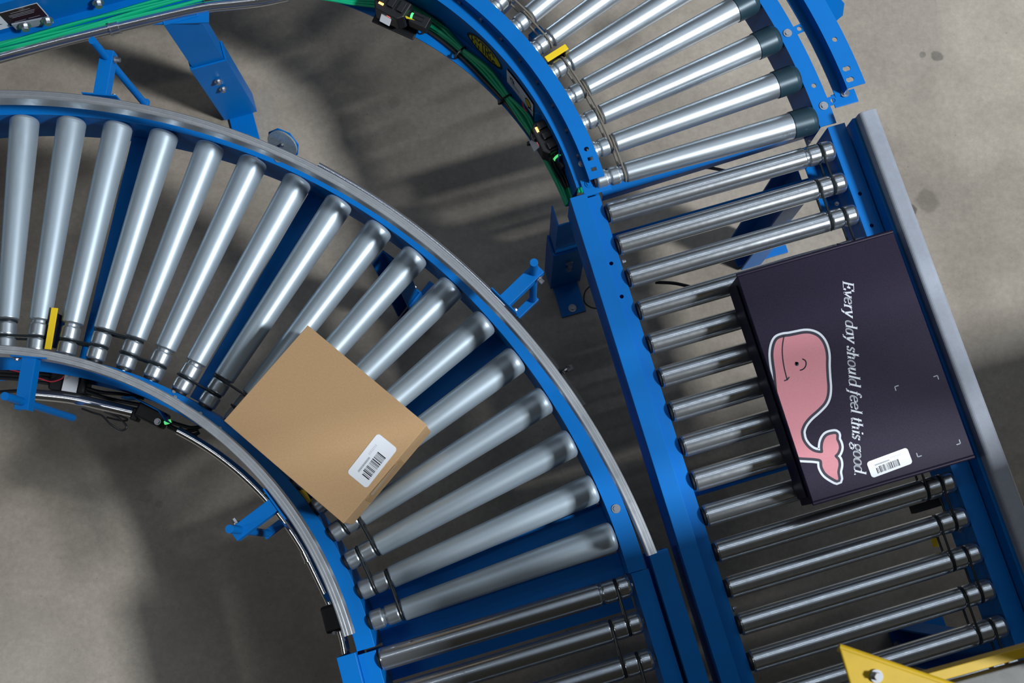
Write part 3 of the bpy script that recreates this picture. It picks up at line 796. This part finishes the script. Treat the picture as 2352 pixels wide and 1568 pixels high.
for k in range(4):
    pts = smooth_path([P(700, -8 - 3 * k, -.10), P(760, 0 - 4 * k, -.10), P(810, 9 - 5 * k, -.10), P(870, 16 - 7 * k, -.10)], 6)
    cable('green_cable', pts, .0036, 'green', 'short green cable entering the left side of the module at the top edge', group=GRB)
for k in range(3):
    pts = smooth_path([P(1322 + k * 8, 442, -.08), P(1314 + 6 * k, 415, -.08), P(1302 + 5 * k, 385, -.085), P(1292, 366, -.09)], 6)
    cable('green_cable', pts, .0036, 'green', 'green cable disappearing under the cover of the straight run', group='green cables below the lower module')
cable('black_cable', [pol(CB_, .8245 + .002 * math.sin(t * 8) + .03 * max(0, .72 - t) * 1.6, t, -.112) for t in [.33 + .75 * i / 50 for i in range(51)]], .0045, 'black', 'black cable lying on the inner side of the green cable bundle')
for t in (.49, .64, .83, .955):
    b = NB(); mid = .8335 + .016 * max(0, (.62 - t)) * 1.4
    c = pol(CB_, mid - .003, t, -.108); x = axes(t); tg = x[1]
    pts = [c + x[0] * .0185 * math.cos(a_) + EZ * .011 * math.sin(a_) for a_ in [2 * PI * k / 20 for k in range(20)]]
    tube(b, pts, .0022, 6, closed=True); box(b, c - x[0] * .016 + EZ * .009, x, (.006, .006, .005))
    o = obj('cable_tie', b, M['black'], None, smooth=False)
    tag(o, {.49: 'black cable tie round the green cables nearest the lower module', .64: 'black cable tie round the green cables below the white label', .83: 'black cable tie round the green cables beside the yellow oval decal', .955: 'black cable tie round the green cables next to the module at the top edge'}[t], 'cable tie', 'cable ties on the green bundle')

# ------------------------------------------------------------------ control modules
def module(c, angz, label, leds=True, size=(.045, .085, .05)):
    ax = axes(angz); c = Vector(c)
    r = thing('control_module', (c.x, c.y, c.z - size[2] / 2), label, 'control module', rz=angz)
    b = NB()
    sx, sy, sz = size
    sec = [(-sx / 2, -sy * .36), (-sx * .25, -sy / 2), (sx / 2, -sy / 2), (sx / 2, sy / 2), (-sx * .25, sy / 2), (-sx / 2, sy * .36)]
    lo = [b.verts.new(c + ax[0] * x_ + ax[1] * y_ - EZ * sz / 2) for x_, y_ in sec]; hi = [b.verts.new(c + ax[0] * x_ * .92 + ax[1] * y_ * .95 + EZ * sz / 2) for x_, y_ in sec]
    b.faces.new(lo[::-1]); b.faces.new(hi)
    for k in range(6): b.faces.new((lo[k], lo[(k + 1) % 6], hi[(k + 1) % 6], hi[k]))
    obj('housing', b, M['black'], r, bevel=.003)
    b = NB(); 
    for q_ in (-.3, 0, .3): box(b, c + ax[0] * sx * .1 + ax[1] * sy * q_ + EZ * (sz / 2 + .003), ax, (sx * .5, sy * .18, .008))
    obj('rib', b, M['black'], r, bevel=.001)
    b = NB(); tube(b, [c - ax[1] * (sy / 2 - .004) + ax[0] * .006, c - ax[1] * (sy / 2 + .035) + ax[0] * .010], .0085, 14)
    obj('plug', b, M['black'], r, smooth=True)
    b = NB(); tube(b, [c - ax[1] * (sy / 2 + .004) + ax[0] * .006, c - ax[1] * (sy / 2 + .009) + ax[0] * .007], .0098, 16); obj('ring', b, M['led_g'], r, smooth=True)
    if leds:
        face = c - ax[0] * (sx / 2 - .004) + EZ * .004
        nrm = (-ax[0] + EZ * .9).normalized(); u_ = ax[1]; v_ = nrm.cross(u_)
        b = NB(); box(b, face + nrm * .006 - v_ * 0, (u_, v_, nrm), (.026, .030, .003)); st = obj('sticker', b, M['white'], r)
        b = NB(); box(b, face + nrm * .0085 + u_ * -.006 - v_ * .009, (u_, v_, nrm), (.010, .005, .002)); obj('red_light', b, M['led_r'], st)
        b = NB(); box(b, c + ax[1] * .022 - ax[0] * .010 + EZ * (sz / 2 + .0005), ax, (.005, .012, .003)); obj('orange_light', b, M['led_o'], r)
    return r
t = ang(CB_, 1262, 322, -.07)
q = pol(CB_, .832, .455, -.075); m1 = module(P(1252, 322, -.06), .455, 'black control module on the upper bend just above the joint with the straight run')
m2 = module(P(902, 22, -.06), 1.05, 'black control module with white sticker at the top edge of the frame', size=(.055, .085, .05))
b = NB(); bar(b, P(945, 42, -.07), P(985, 60, -.07), .03, .03); bar(b, P(860, 38, -.115), P(955, 80, -.115), .03, .006); obj('connector_block', b, M['black'], m2, bevel=.002)
b = NB(); fq = [P(930, 36, -.045), P(953, 47, -.045), P(933, 43, -.045)]
lo = [b.verts.new(p_) for p_ in fq]; hi = [b.verts.new(p_ + EZ * .002) for p_ in fq]; b.faces.new(lo[::-1]); b.faces.new(hi)
for k in range(3): b.faces.new((lo[k], lo[(k + 1) % 3], hi[(k + 1) % 3], hi[k]))
obj('yellow_arrow', b, M['decalyellow'], m2)
# mounting bracket of the lower module
b = NB(); pp = [P(1228, 268, -.05), P(1256, 276, -.05), P(1285, 326, -.05), P(1283, 372, -.05)]
for i in range(3): bar(b, pp[i], pp[i + 1], .003, .05)
obj('module_bracket', b, M['blue'], m1, bevel=.0006)
for k in range(4):
    cable('black_cable', smooth_path([P(1262 + 5 * k, 350, -.055 - .006 * k), P(1266 + 7 * k, 375, -.07), P(1280 + 8 * k, 402, -.09), P(1296 + 5 * k, 430, -.10)], 6), .0032, 'black', 'black cable leaving the lower module towards the joint with the straight run', group='black cables of the lower module')
cable('black_cable', smooth_path([P(1236, 290, -.05), P(1222, 300, -.045), P(1222, 318, -.045), P(1236, 325, -.05)], 6), .003, 'black', 'small black cable loop on top of the lower module')
for k, (a_, b_) in enumerate((((1215, 245), (1236, 275)), ((1222, 250), (1240, 285)))):
    cable('black_cable', smooth_path([P(*a_, -.08), P((a_[0] + b_[0]) / 2 + 6, (a_[1] + b_[1]) / 2, -.07), P(*b_, -.07)], 6), .0035, 'black', 'short black lead behind the lower end of the white label', group='black leads behind the white label')
cable('red_wire', smooth_path([P(1200, 235, -.09), P(1203, 246, -.085), P(1210, 256, -.085)], 6), .0016, 'red', 'short red wire beside the lower end of the white label', 'wire')

# ------------------------------------------------------------------ conduits
def conduit(path, r, label, couplings=(), name='metal_conduit'):
    ro = thing(name, (path[0].x, path[0].y, path[0].z), label, 'conduit')
    b = NB(); tube(b, path, r, 16); obj('tube', b, M['conduit'], ro, smooth=True)
    for c_ in couplings:
        i = min(range(len(path)), key=lambda j: (path[j] - c_).length); d = (path[min(i + 1, len(path) - 1)] - path[i - 1]).normalized()
        b = NB(); tube(b, [path[i] - d * .010, path[i] + d * .010], r + .0025, 16); tube(b, [path[i] - d * .013, path[i] - d * .010], r + .004, 16); obj('coupling', b, M['conduit'], ro, smooth=True)
    return ro
zc = -.120
pth = smooth_path([P(-60, 150, zc), P(0, 132, zc), P(135, 96, zc), P(265, 64, zc), P(400, 32, zc), P(450, 21, zc), P(490, 14, zc), P(540, 9, zc), P(600, 2, zc), P(660, -10, zc)], 8)
conduit(pth, .0135, 'bright steel conduit under the green cables in the upper left', [P(270, 63, zc)])
CI = Vector((-1.081, -.3516, ZR))
e0 = ang(CI, 700, 1280, -.1); e1 = ang(CI, 412, 984, -.1)
pth = [pol(CI, .7105, e0 + (e1 - e0) * i / 30, -.1) for i in range(31)]
pth = smooth_path([P(800, 1530, -.1), P(787, 1460, -.1), P(755, 1375, -.1)], 6)[:-1] + pth[0:1] + pth[1:]
conduit(pth, .0095, 'steel conduit curving along the inside of the lower bend beside the guard rail', [P(705, 1278, -.1)])
pth = smooth_path([P(60, 904, -.1), P(160, 914, -.1), P(240, 931, -.1), P(312, 948, -.1)], 8)
conduit(pth, .0125, 'thick steel conduit end piece left of the black cable gland below the lower bend')
CO = Vector((-1.2621, -.5694, ZR))
e0 = ang(CO, 1160, 702, -.05); e1 = ang(CO, 735, 374, -.05)
conduit([pol(CO, 1.6635 - .006, e0 + (e1 - e0) * i / 40, -.05) for i in range(41)], .0065, 'thin steel conduit following the outer side of the lower bend')
e2 = ang(CO, 1345, 928, -.05)
cable('black_cable', [pol(CO, 1.656, e2 + (e0 - e2) * i / 30, -.06) for i in range(31)], .010, 'black', 'black cable on the outer side of the lower bend below the blue bracket')
b = NB(); c = P(1296, 852, -.055); tube(b, [c + Vector((.013 * math.cos(a_) * .8, .013 * math.cos(a_) * .6, .013 * math.sin(a_))) for a_ in [2 * PI * k / 16 for k in range(16)]], .0035, 6, closed=True); box(b, c + Vector((.012, .006, 0)), axes(.4), (.014, .012, .012))
tag(obj('cable_tie', b, M['black'], None), 'black cable tie on the black cable outside the lower bend', 'cable tie')
# gland, wires and motor drive below the inner rail
r = thing('control_module', P(355, 955, -.13), 'black control module with blue bracket below the inner guard rail', 'control module')
b = NB(); bar(b, P(318, 938, -.09), P(382, 970, -.09), .036, .036); obj('housing', b, M['black'], r, bevel=.006)
b = NB(); bar(b, P(306, 950, -.095), P(322, 955, -.095), .030, .030); obj('gland', b, M['black'], r, bevel=.004)
b = NB(); pp = [P(285, 915, -.06), P(310, 914, -.06), P(370, 945, -.06), P(388, 970, -.06)]
for i in range(3): bar(b, pp[i], pp[i + 1], .003, .04)
obj('module_bracket', b, M['blue'], r, bevel=.0006)
b = NB(); tube(b, [P(384, 966, -.07), P(386, 972, -.07)], .008, 12); obj('ring', b, M['led_g'], r)
bolt(r, P(362, 968, -.068), .006, .003)
GW = 'black cables hanging inside the lower bend'
for pts in ([(386, 975), (405, 985), (430, 990), (455, 985)], [(390, 968), (412, 975), (440, 982), (468, 978)], [(386, 980), (420, 995), (445, 998), (458, 992)], [(0, 868), (60, 872), (110, 880), (160, 880)], [(0, 852), (70, 856), (130, 862), (180, 862)], [(0, 860), (70, 865), (130, 872), (175, 872)], [(0, 900), (60, 897), (120, 900), (185, 902)], [(200, 900), (250, 915), (300, 925), (330, 930)], [(180, 885), (230, 900), (280, 905), (330, 915)]):
    cable('black_cable', smooth_path([P(x_, y_, -.10) for x_, y_ in pts], 6), .0042, 'black', 'black cable under the inner rail of the lower bend', group=GW)
cable('black_cable', smooth_path([P(188, 938, -.11), P(215, 948, -.11), P(235, 955, -.11), P(255, 975, -.11), P(280, 988, -.12), P(290, 978, -.12), P(270, 958, -.12), P(240, 945, -.12), P(262, 950, -.12), P(292, 962, -.12), P(280, 966, -.12), P(245, 958, -.12)], 6), .0024, 'black', 'thin black cable hanging in a loop below the steel conduit end piece')
cable('red_wire', smooth_path([P(22, 849, -.07), P(50, 855, -.07), P(95, 870, -.07), P(118, 876, -.07), P(140, 870, -.07), P(147, 862, -.07)], 6), .0014, 'red', 'thin red wire bowing out under the inner rail of the lower bend', 'wire')
r = thing('motor_drive', P(185, 880, -.14), 'black motor connector with a white tag under the inner rail of the lower bend', 'motor connector')
b = NB(); bar(b, P(120, 873, -.11), P(205, 885, -.11), .045, .04); obj('housing', b, M['black'], r, bevel=.006)
b = NB(); box(b, P(162, 881, -.085), axes(-.15), (.032, .036, .004)); obj('white_tag', b, M['white'], r)
b = NB(); bar(b, P(192, 870, -.12), P(200, 925, -.12), .016, .02); obj('strap', b, M['black'], r)
r = thing('control_module', P(770, 1415, -.14), 'dark control module beside the lower end of the inner guard rail', 'control module')
b = NB(); bar(b, P(758, 1388, -.10), P(774, 1450, -.10), .042, .036); obj('housing', b, M['black'], r, bevel=.006)
b = NB(); bar(b, P(750, 1360, -.09), P(762, 1376, -.09), .020, .004); obj('module_bracket', b, M['blue'], r)
bolt(r, P(768, 1452, -.085), .004, .004)
for k, ps in enumerate((((1498, 386), (1560, 388), (1620, 384), (1690, 398)), ((1505, 648), (1545, 650), (1580, 657), (1640, 672)))):
    z_ = -.22 - .05 * k
    cable('black_cable', smooth_path([P(x_, y_, z_) for x_, y_ in ps], 8), .0042, 'black', ('black cable sagging under the last tapered roller of the upper bend', 'black cable sagging below the straight rollers left of the printed box')[k])
cable('thin_wire', smooth_path([P(1365, 650, -.5), P(1345, 668, -.5), P(1342, 692, -.5), P(1358, 706, -.5), P(1380, 708, -.5)], 8), .002, 'black', 'thin black wire loop hanging near the floor by the leg of the straight run', 'wire')

# ------------------------------------------------------------------ brown cardboard box
zt = .151
cs = [P(708, 747, zt), P(513, 965, zt), P(790, 1203, zt), P(980, 975, zt)]
ctr = (cs[0] + cs[1] + cs[2] + cs[3]) / 4
e1_ = ((cs[3] - cs[0]) + (cs[2] - cs[1])).normalized(); e2_ = Vector((-e1_.y, e1_.x, 0))
L1 = ((cs[3] - cs[0]).length + (cs[2] - cs[1]).length) / 2; L2 = ((cs[1] - cs[0]).length + (cs[2] - cs[3]).length) / 2
zb = .0265
bx = thing('cardboard_box', (ctr.x, ctr.y, ZR + zb), 'plain brown cardboard box with a white shipping label on the lower bend', 'box', rz=math.atan2(e1_.y, e1_.x))
def KP(x, y, z): return Vector((ctr.x, ctr.y, ZR)) + e1_ * x * L1 / 2 + e2_ * y * L2 / 2 + EZ * z
b = NB(); box(b, KP(0, 0, (zb + zt) / 2), (e1_, e2_, EZ), (L1 - .002, L2 - .002, zt - zb - .002)); obj('carton', b, M['kraft'], bx, bevel=.0022)
b = NB(); box(b, KP(0, 0, zt - .0009), (e1_, e2_, EZ), (L1, L2, .0022)); obj('lid_flap', b, M['kraft'], bx, bevel=.001)
# glue flap on the side that shows, with tape marks
def side(y): return 1 if y > 0 else -1
sgn = 1 if (KP(1, 0, 0) - KP(0, 0, 0)).dot(P(980, 975, 0) - P(750, 970, 0)) > 0 else -1
b = NB(); box(b, KP(1, -.1, zb + .055), (e1_, e2_, EZ), (.0012, L2 * .42, .075)); obj('side_flap', b, M['kraftdark'], bx)
b = NB(); box(b, KP(1.003, -.1, zb + .09), (e1_, e2_, EZ), (.0012, L2 * .30, .03)); obj('tape', b, M['tape'], bx)
def label_on(parent, corners, z, texts=True):
    """white shipping label from four pixels: left-top, right-top, right-bottom, left-bottom in reading direction"""
    q = [P(*c_, z) for c_ in corners]
    o_ = q[3]; ux = ((q[2] - q[3]) + (q[1] - q[0])) / 2; uy = ((q[0] - q[3]) + (q[1] - q[2])) / 2
    f = lambda x_, y_, off: o_ + ux * x_ + uy * y_ + EZ * off
    b = NB(); r_x = .07; r_y = r_x * ux.length / uy.length
    pts = []
    for cx, cy, a0_ in ((1 - r_x, 1 - r_y, 0), (r_x, 1 - r_y, 90), (r_x, r_y, 180), (1 - r_x, r_y, 270)):
        for k in range(6):
            a_ = math.radians(a0_ + 90 * k / 5); pts.append((cx + r_x * math.cos(a_), cy + r_y * math.sin(a_)))
    lo = [b.verts.new(f(x_, y_, .0001)) for x_, y_ in pts]; hi = [b.verts.new(f(x_, y_, .0006)) for x_, y_ in pts]
    b.faces.new(hi)
    for k in range(len(pts)): b.faces.new((lo[k], lo[(k + 1) % len(pts)], hi[(k + 1) % len(pts)], hi[k]))
    rnd = random.Random(5); x_ = .16
    while x_ < .72:
        w_ = rnd.choice((.006, .009, .014, .02, .03)) * .8
        quad(b, f, x_, .14, x_ + w_, .54 if x_ > .2 else .48, .0008, 1); x_ += w_ + rnd.choice((.010, .016, .022))
    x_ = .16
    while x_ < .50:
        w_ = rnd.uniform(.008, .018); quad(b, f, x_, .62, x_ + w_, .70, .0008, 2); x_ += w_ + .006
    x_ = .56
    while x_ < .78:
        w_ = rnd.uniform(.010, .022); quad(b, f, x_, .70 + rnd.uniform(-.01, .01), x_ + w_, .80, .0008, 3); x_ += w_ + .016
    return obj('shipping_label', b, None, parent, mats=[M['white'], M['ink'], M['greyink'], mat('faint_ink', (.58, .60, .63), .5)])
label_on(bx, [(796, 1082), (868, 994), (913, 1028), (842, 1122)], zt + .0004)

# ------------------------------------------------------------------ printed navy box
zt2, zb2 = .132, .0245
cs = [P(1693, 628, zt2), P(1868, 1160, zt2), P(2238, 1050, zt2), P(2052, 528, zt2)]
ctr2 = (cs[0] + cs[1] + cs[2] + cs[3]) / 4
f1 = ((cs[3] - cs[0]) + (cs[2] - cs[1])).normalized(); f2 = Vector((-f1.y, f1.x, 0))
M1 = ((cs[3] - cs[0]).length + (cs[2] - cs[1]).length) / 2; M2 = ((cs[1] - cs[0]).length + (cs[2] - cs[3]).length) / 2
nb = thing('printed_box', (ctr2.x, ctr2.y, ZR + zb2), 'dark navy mailer box printed with a pink whale and white script on the right conveyor', 'box', rz=math.atan2(f1.y, f1.x))
def NP(x, y, z): return Vector((ctr2.x, ctr2.y, ZR)) + f1 * x * M1 / 2 + f2 * y * M2 / 2 + EZ * z
b = NB()
box(b, NP(0, 0, (zb2 + zt2 - .004) / 2), (f1, f2, EZ), (M1 - .004, M2 - .004, zt2 - zb2 - .004)); obj('tray', b, M['navy'], nb, bevel=.002)
b = NB(); box(b, NP(0, 0, zt2 - .0015), (f1, f2, EZ), (M1, M2 - .012, .0030)); obj('lid', b, M['navy'], nb, bevel=.0012)
for s in (-1, 1):
    b = NB(); tube(b, [NP(-1, s * (1 - .011), zt2 - .0045), NP(1, s * (1 - .011), zt2 - .0045)], .0045, 12); obj('folded_edge', b, M['navy'], nb, smooth=True)
# mouth side flap tabs at the corners
b = NB(); box(b, NP(-1.006, .0, (zb2 + zt2) / 2 - .012), (f1, f2, EZ), (.003, M2 * .93, .07)); obj('side_flap', b, M['navy'], nb, bevel=.001)
zp = zt2 + .0001
def C7(x_, y_): return (1650 + x_ / 2.529, 560 + y_ / 2.529)
def topmap(x_, y_, off): 
    px, py = C7(x_, y_); q_ = P(px, py, zp); return q_ + EZ * off
def edge_x(y_): return 112 + (552 - 112) * (y_ - 170) / (1515 - 170) + 5
def clampx(x_, y_): return (max(x_, edge_x(y_)), y_)
pink = [(378, 542), (410, 538), (450, 530), (500, 521), (540, 524), (575, 540), (600, 568), (616, 605), (624, 650), (624, 710), (628, 780), (632, 830), (628, 880), (612, 920), (575, 960), (530, 1000), (497, 1040), (480, 1080), (480, 1110), (490, 1145), (515, 1180), (545, 1203), (575, 1213), (606, 1212), (606, 1180), (612, 1145), (630, 1117), (660, 1106), (683, 1107), (684, 1135), (695, 1160), (699, 1185), (690, 1212), (674, 1232), (692, 1255), (697, 1285), (690, 1325), (695, 1370), (660, 1356), (625, 1330), (605, 1295), (598, 1255), (560, 1244), (500, 1240), (462, 1236), (440, 1215), (412, 1160), (385, 1080), (365, 1000), (350, 920), (340, 840), (332, 750), (322, 680), (320, 630), (328, 585), (345, 555)]
def spline2(pts, n=4, closed=True):
    out = []; m_ = len(pts)
    for i in range(m_ if closed else m_ - 1):
        p0 = pts[(i - 1) % m_] if closed or i > 0 else pts[i]; p1 = pts[i]; p2 = pts[(i + 1) % m_]; p3 = pts[(i + 2) % m_] if closed or i + 2 < m_ else p2
        for k in range(n):
            t = k / n
            out.append(tuple(0.5 * ((2 * p1[j]) + (p2[j] - p0[j]) * t + (2 * p0[j] - 5 * p1[j] + 4 * p2[j] - p3[j]) * t * t + (3 * p1[j] - p0[j] - 3 * p2[j] + p3[j]) * t ** 3) for j in (0, 1)))
    if not closed: out.append(pts[-1])
    return out
pk = spline2(pink, 4)
def offset_ring(pts, w):
    n_ = len(pts); out = []
    area = sum(pts[i][0] * pts[(i + 1) % n_][1] - pts[(i + 1) % n_][0] * pts[i][1] for i in range(n_)); sg = 1 if area > 0 else -1
    for i in range(n_):
        (ax_, ay_), (bx_, by_) = pts[i - 2], pts[(i + 2) % n_]; dx, dy = bx_ - ax_, by_ - ay_; L = math.hypot(dx, dy) or 1
        out.append((pts[i][0] + sg * dy / L * w, pts[i][1] - sg * dx / L * w))
    return out
def ring_poly(pts, w0, w1, off, mi, bm):
    A_, B_ = offset_ring(pts, w0), offset_ring(pts, w1); n_ = len(pts)
    for i in range(n_):
        k = (i + 1) % n_; ps = [clampx(*q_) for q_ in (A_[i], A_[k], B_[k], B_[i])]
        if abs(sum(ps[m_][0] * ps[(m_ + 1) % 4][1] - ps[(m_ + 1) % 4][0] * ps[m_][1] for m_ in range(4))) < 1e-3: continue
        fc = bm.faces.new([bm.verts.new(topmap(x_, y_, off + (i % 7) * 4e-6)) for x_, y_ in ps]); fc.material_index = mi
b = NB(); ring_poly(pk, 12, 29, .00015, 0, b); wo = obj('white_outline', b, M['whiteprint'], nb)
b = NB(); ring_poly(pk, -3, 16, .00035, 0, b); obj('navy_outline', b, M['navyprint'], wo)
b = NB(); vs_ = [b.verts.new(topmap(*clampx(x_, y_), .0006)) for x_, y_ in pk]; f_ = b.faces.new(vs_); bmesh.ops.triangulate(b, faces=[f_])
wh = obj('whale_print', b, M['pink'], nb)
b = NB(); sh = [(350, 920), (372, 985), (395, 1060), (418, 1130), (446, 1205), (462, 1236), (440, 1215), (412, 1160), (385, 1080), (365, 1000)]  # painted shading along the whale's left side, where the lid folds over
f_ = b.faces.new([b.verts.new(topmap(*clampx(x_, y_), .00075)) for x_, y_ in sh]); bmesh.ops.triangulate(b, faces=[f_]); obj('fold_shade', b, M['pinkshade'], wh)
b = NB(); ad = poly_add(b, topmap, .0008, 0)
seg_quads(spline2([(382, 530), (372, 590), (372, 650), (382, 720), (398, 784)], 5, False), lambda a_, c_: 3.6, ad)
seg_quads([(383, 795), (400, 788), (411, 774)], lambda a_, c_: 4, ad)
seg_quads(spline2([(488, 668), (506, 680), (508, 705), (494, 726), (474, 734)], 5, False), lambda a_, c_: 3.6, ad)
ad([(455 + 12 * math.cos(2 * PI * k / 14), 697 + 12 * math.sin(2 * PI * k / 14)) for k in range(14)]); ad([(444, 684), (466, 688), (452, 706)])
obj('face_print', b, M['navyprint'], wh)
# slogan, reading downwards: Every day should feel this good.
txt = 'Every day should feel this good.'
tw = sum(GL[c_][0] for c_ in txt)
pa, pb = P(1936, 645, zp), P(1963, 1092, zp)       # baseline start and end
ue = (pb - pa) / tw; up_ = Vector((-ue.y, ue.x, 0)).normalized()
upx = (P(1960, 650, zp) - P(1936, 652, zp)).normalized()
if up_.dot(upx) < 0: up_ = -up_
xh = 17.5 / 1148.0
b = NB(); x0 = 0
def tmap(x_, y_, off): return pa + ue * (x_ + y_ * .22) + up_ * (y_ * xh) + EZ * off
for ch in txt:
    w_, sts = GL[ch]
    for si, st in enumerate(sts):
        def wf(dx, dy): return .040 + .072 * abs(dy) if ch != '.' else .11
        seg_quads([(x0 + px, py) for px, py in st], wf, poly_add(b, tmap, .0002 + .00002 * si, 0))
    x0 += w_
obj('slogan', b, M['whiteprint'], nb)
label_on(nb, [(1989, 1060), (2083, 1027), (2096, 1062), (2003, 1098)], zt2 + .0004)
b = NB()
def tick(px, py, ax_, ay_):
    for (dx, dy) in ((ax_ * 9, ax_ * -3), (ay_ * 3, ay_ * 9)):
        n_ = Vector((-dy, dx)).normalized() * 1.2
        fc = b.faces.new([b.verts.new(P(px + x_, py + y_, zp + .0003)) for x_, y_ in ((-n_.x, -n_.y), (dx - n_.x, dy - n_.y), (dx + n_.x, dy + n_.y), (n_.x, n_.y))])
tick(2055, 888, 1, 1); tick(2153, 862, -1, 1); tick(2108, 1049, 1, -1); tick(2206, 1018, -1, -1)
obj('corner_marks', b, M['greyink'], nb)

# ------------------------------------------------------------------ crossover platform the picture was taken from, and its yellow edge
zd = .78
pl = thing('crossover_platform', (-.1, -1.4, 0), 'grey crossover platform with yellow edge in the bottom right corner', 'platform', rz=YAW)
e_a, e_b = P(2160, 1541, zd), P(2352, 1488, zd); ed = (e_b - e_a).normalized(); en = Vector((ed.y, -ed.x, 0))
o_ = e_a - ed * .123
b = NB(); box(b, o_ + ed * 1.1 + en * .67 - EZ * .02, (ed, en, EZ), (2.2, 1.3, .03)); obj('deck', b, M['deck'], pl, bevel=.002)
b = NB(); box(b, o_ + ed * 1.1 + en * .006 - EZ * .02, (ed, en, EZ), (2.2, .014, .034)); obj('toe_board', b, M['yellow'], pl, bevel=.001)
for s_, w_ in ((.9, .06), (2.15, .06), (.08, 1.28), (2.15, 1.28)):
    b = NB(); top = ZR + zd - .04; c_ = o_ + ed * s_ + en * w_; box(b, (c_.x, c_.y, top / 2), (ed, en, EZ), (.06, .06, top)); obj('post', b, M['yellow'], pl, bevel=.003)
for s_ in (.30, 1.2, 2.17):
    b = NB(); cyl(b, o_ + ed * s_ + en * .03, o_ + ed * s_ + en * .03 + EZ * 1.05, .021); obj('railing_post', b, M['yellow'], pl, smooth=True)
for h_ in (.52, 1.05):
    b = NB(); cyl(b, o_ + ed * .28 + en * .03 + EZ * h_, o_ + ed * 2.19 + en * .03 + EZ * h_, .021); obj('handrail', b, M['yellow'], pl, smooth=True)
zk = zd + .05
k0, k1, k2, k3 = P(1928, 1487, zk), P(2235, 1592, zk), P(2010, 1700, zk), P(1962, 1600, zk)
b = NB(); pts_ = [k0, k1, k2, k3]; lo = [b.verts.new(p_ - EZ * .006) for p_ in pts_]; hi = [b.verts.new(p_) for p_ in pts_]
b.faces.new(lo[::-1]); b.faces.new(hi)
for k in range(4): b.faces.new((lo[k], lo[(k + 1) % 4], hi[(k + 1) % 4], hi[k]))
kp = obj('corner_plate', b, M['yellow'], pl, bevel=.002)
b = NB(); tube(b, [k0 + (k1 - k0) * .01 - EZ * .01, k1 - EZ * .01], .006, 10); obj('plate_rib', b, M['yellow'], kp, smooth=True)
bolt(kp, P(2012, 1552, zk), .007, .010)
b = NB(); q = P(2349, 1178, -.60); box(b, (q.x + .05, q.y, .12), axes(0), (.10, .05, .24)); o = obj('yellow_post', b, M['yellow'], None, bevel=.004)
tag(o, 'yellow painted post standing on the floor at the right edge behind the grey guard', 'post')

# ------------------------------------------------------------------ lamps under the roof
for i, (x_, y_, h_, L_, w_, rz, watts, where) in enumerate(LAMPS):
    lt = thing('ceiling_lamp', (x_, y_, h_), 'long strip lamp under the hall roof, ' + where, 'lamp', rz=rz)
    ax = axes(rz); c_ = Vector((x_, y_, h_))
    b = NB(); box(b, c_ + EZ * .06, ax, (L_ + .06, w_ + .06, .08)); obj('housing', b, M['housing'], lt)
    ld = bpy.data.lights.new('strip_light', 'AREA'); ld.shape = 'RECTANGLE'; ld.size = L_; ld.size_y = w_; ld.energy = watts; ld.color = (0.90, 0.95, 1.0)
    lo_ = bpy.data.objects.new('strip_light', ld); link(lo_, lt, Matrix.Translation(c_) @ Matrix.Rotation(rz, 4, 'Z'))
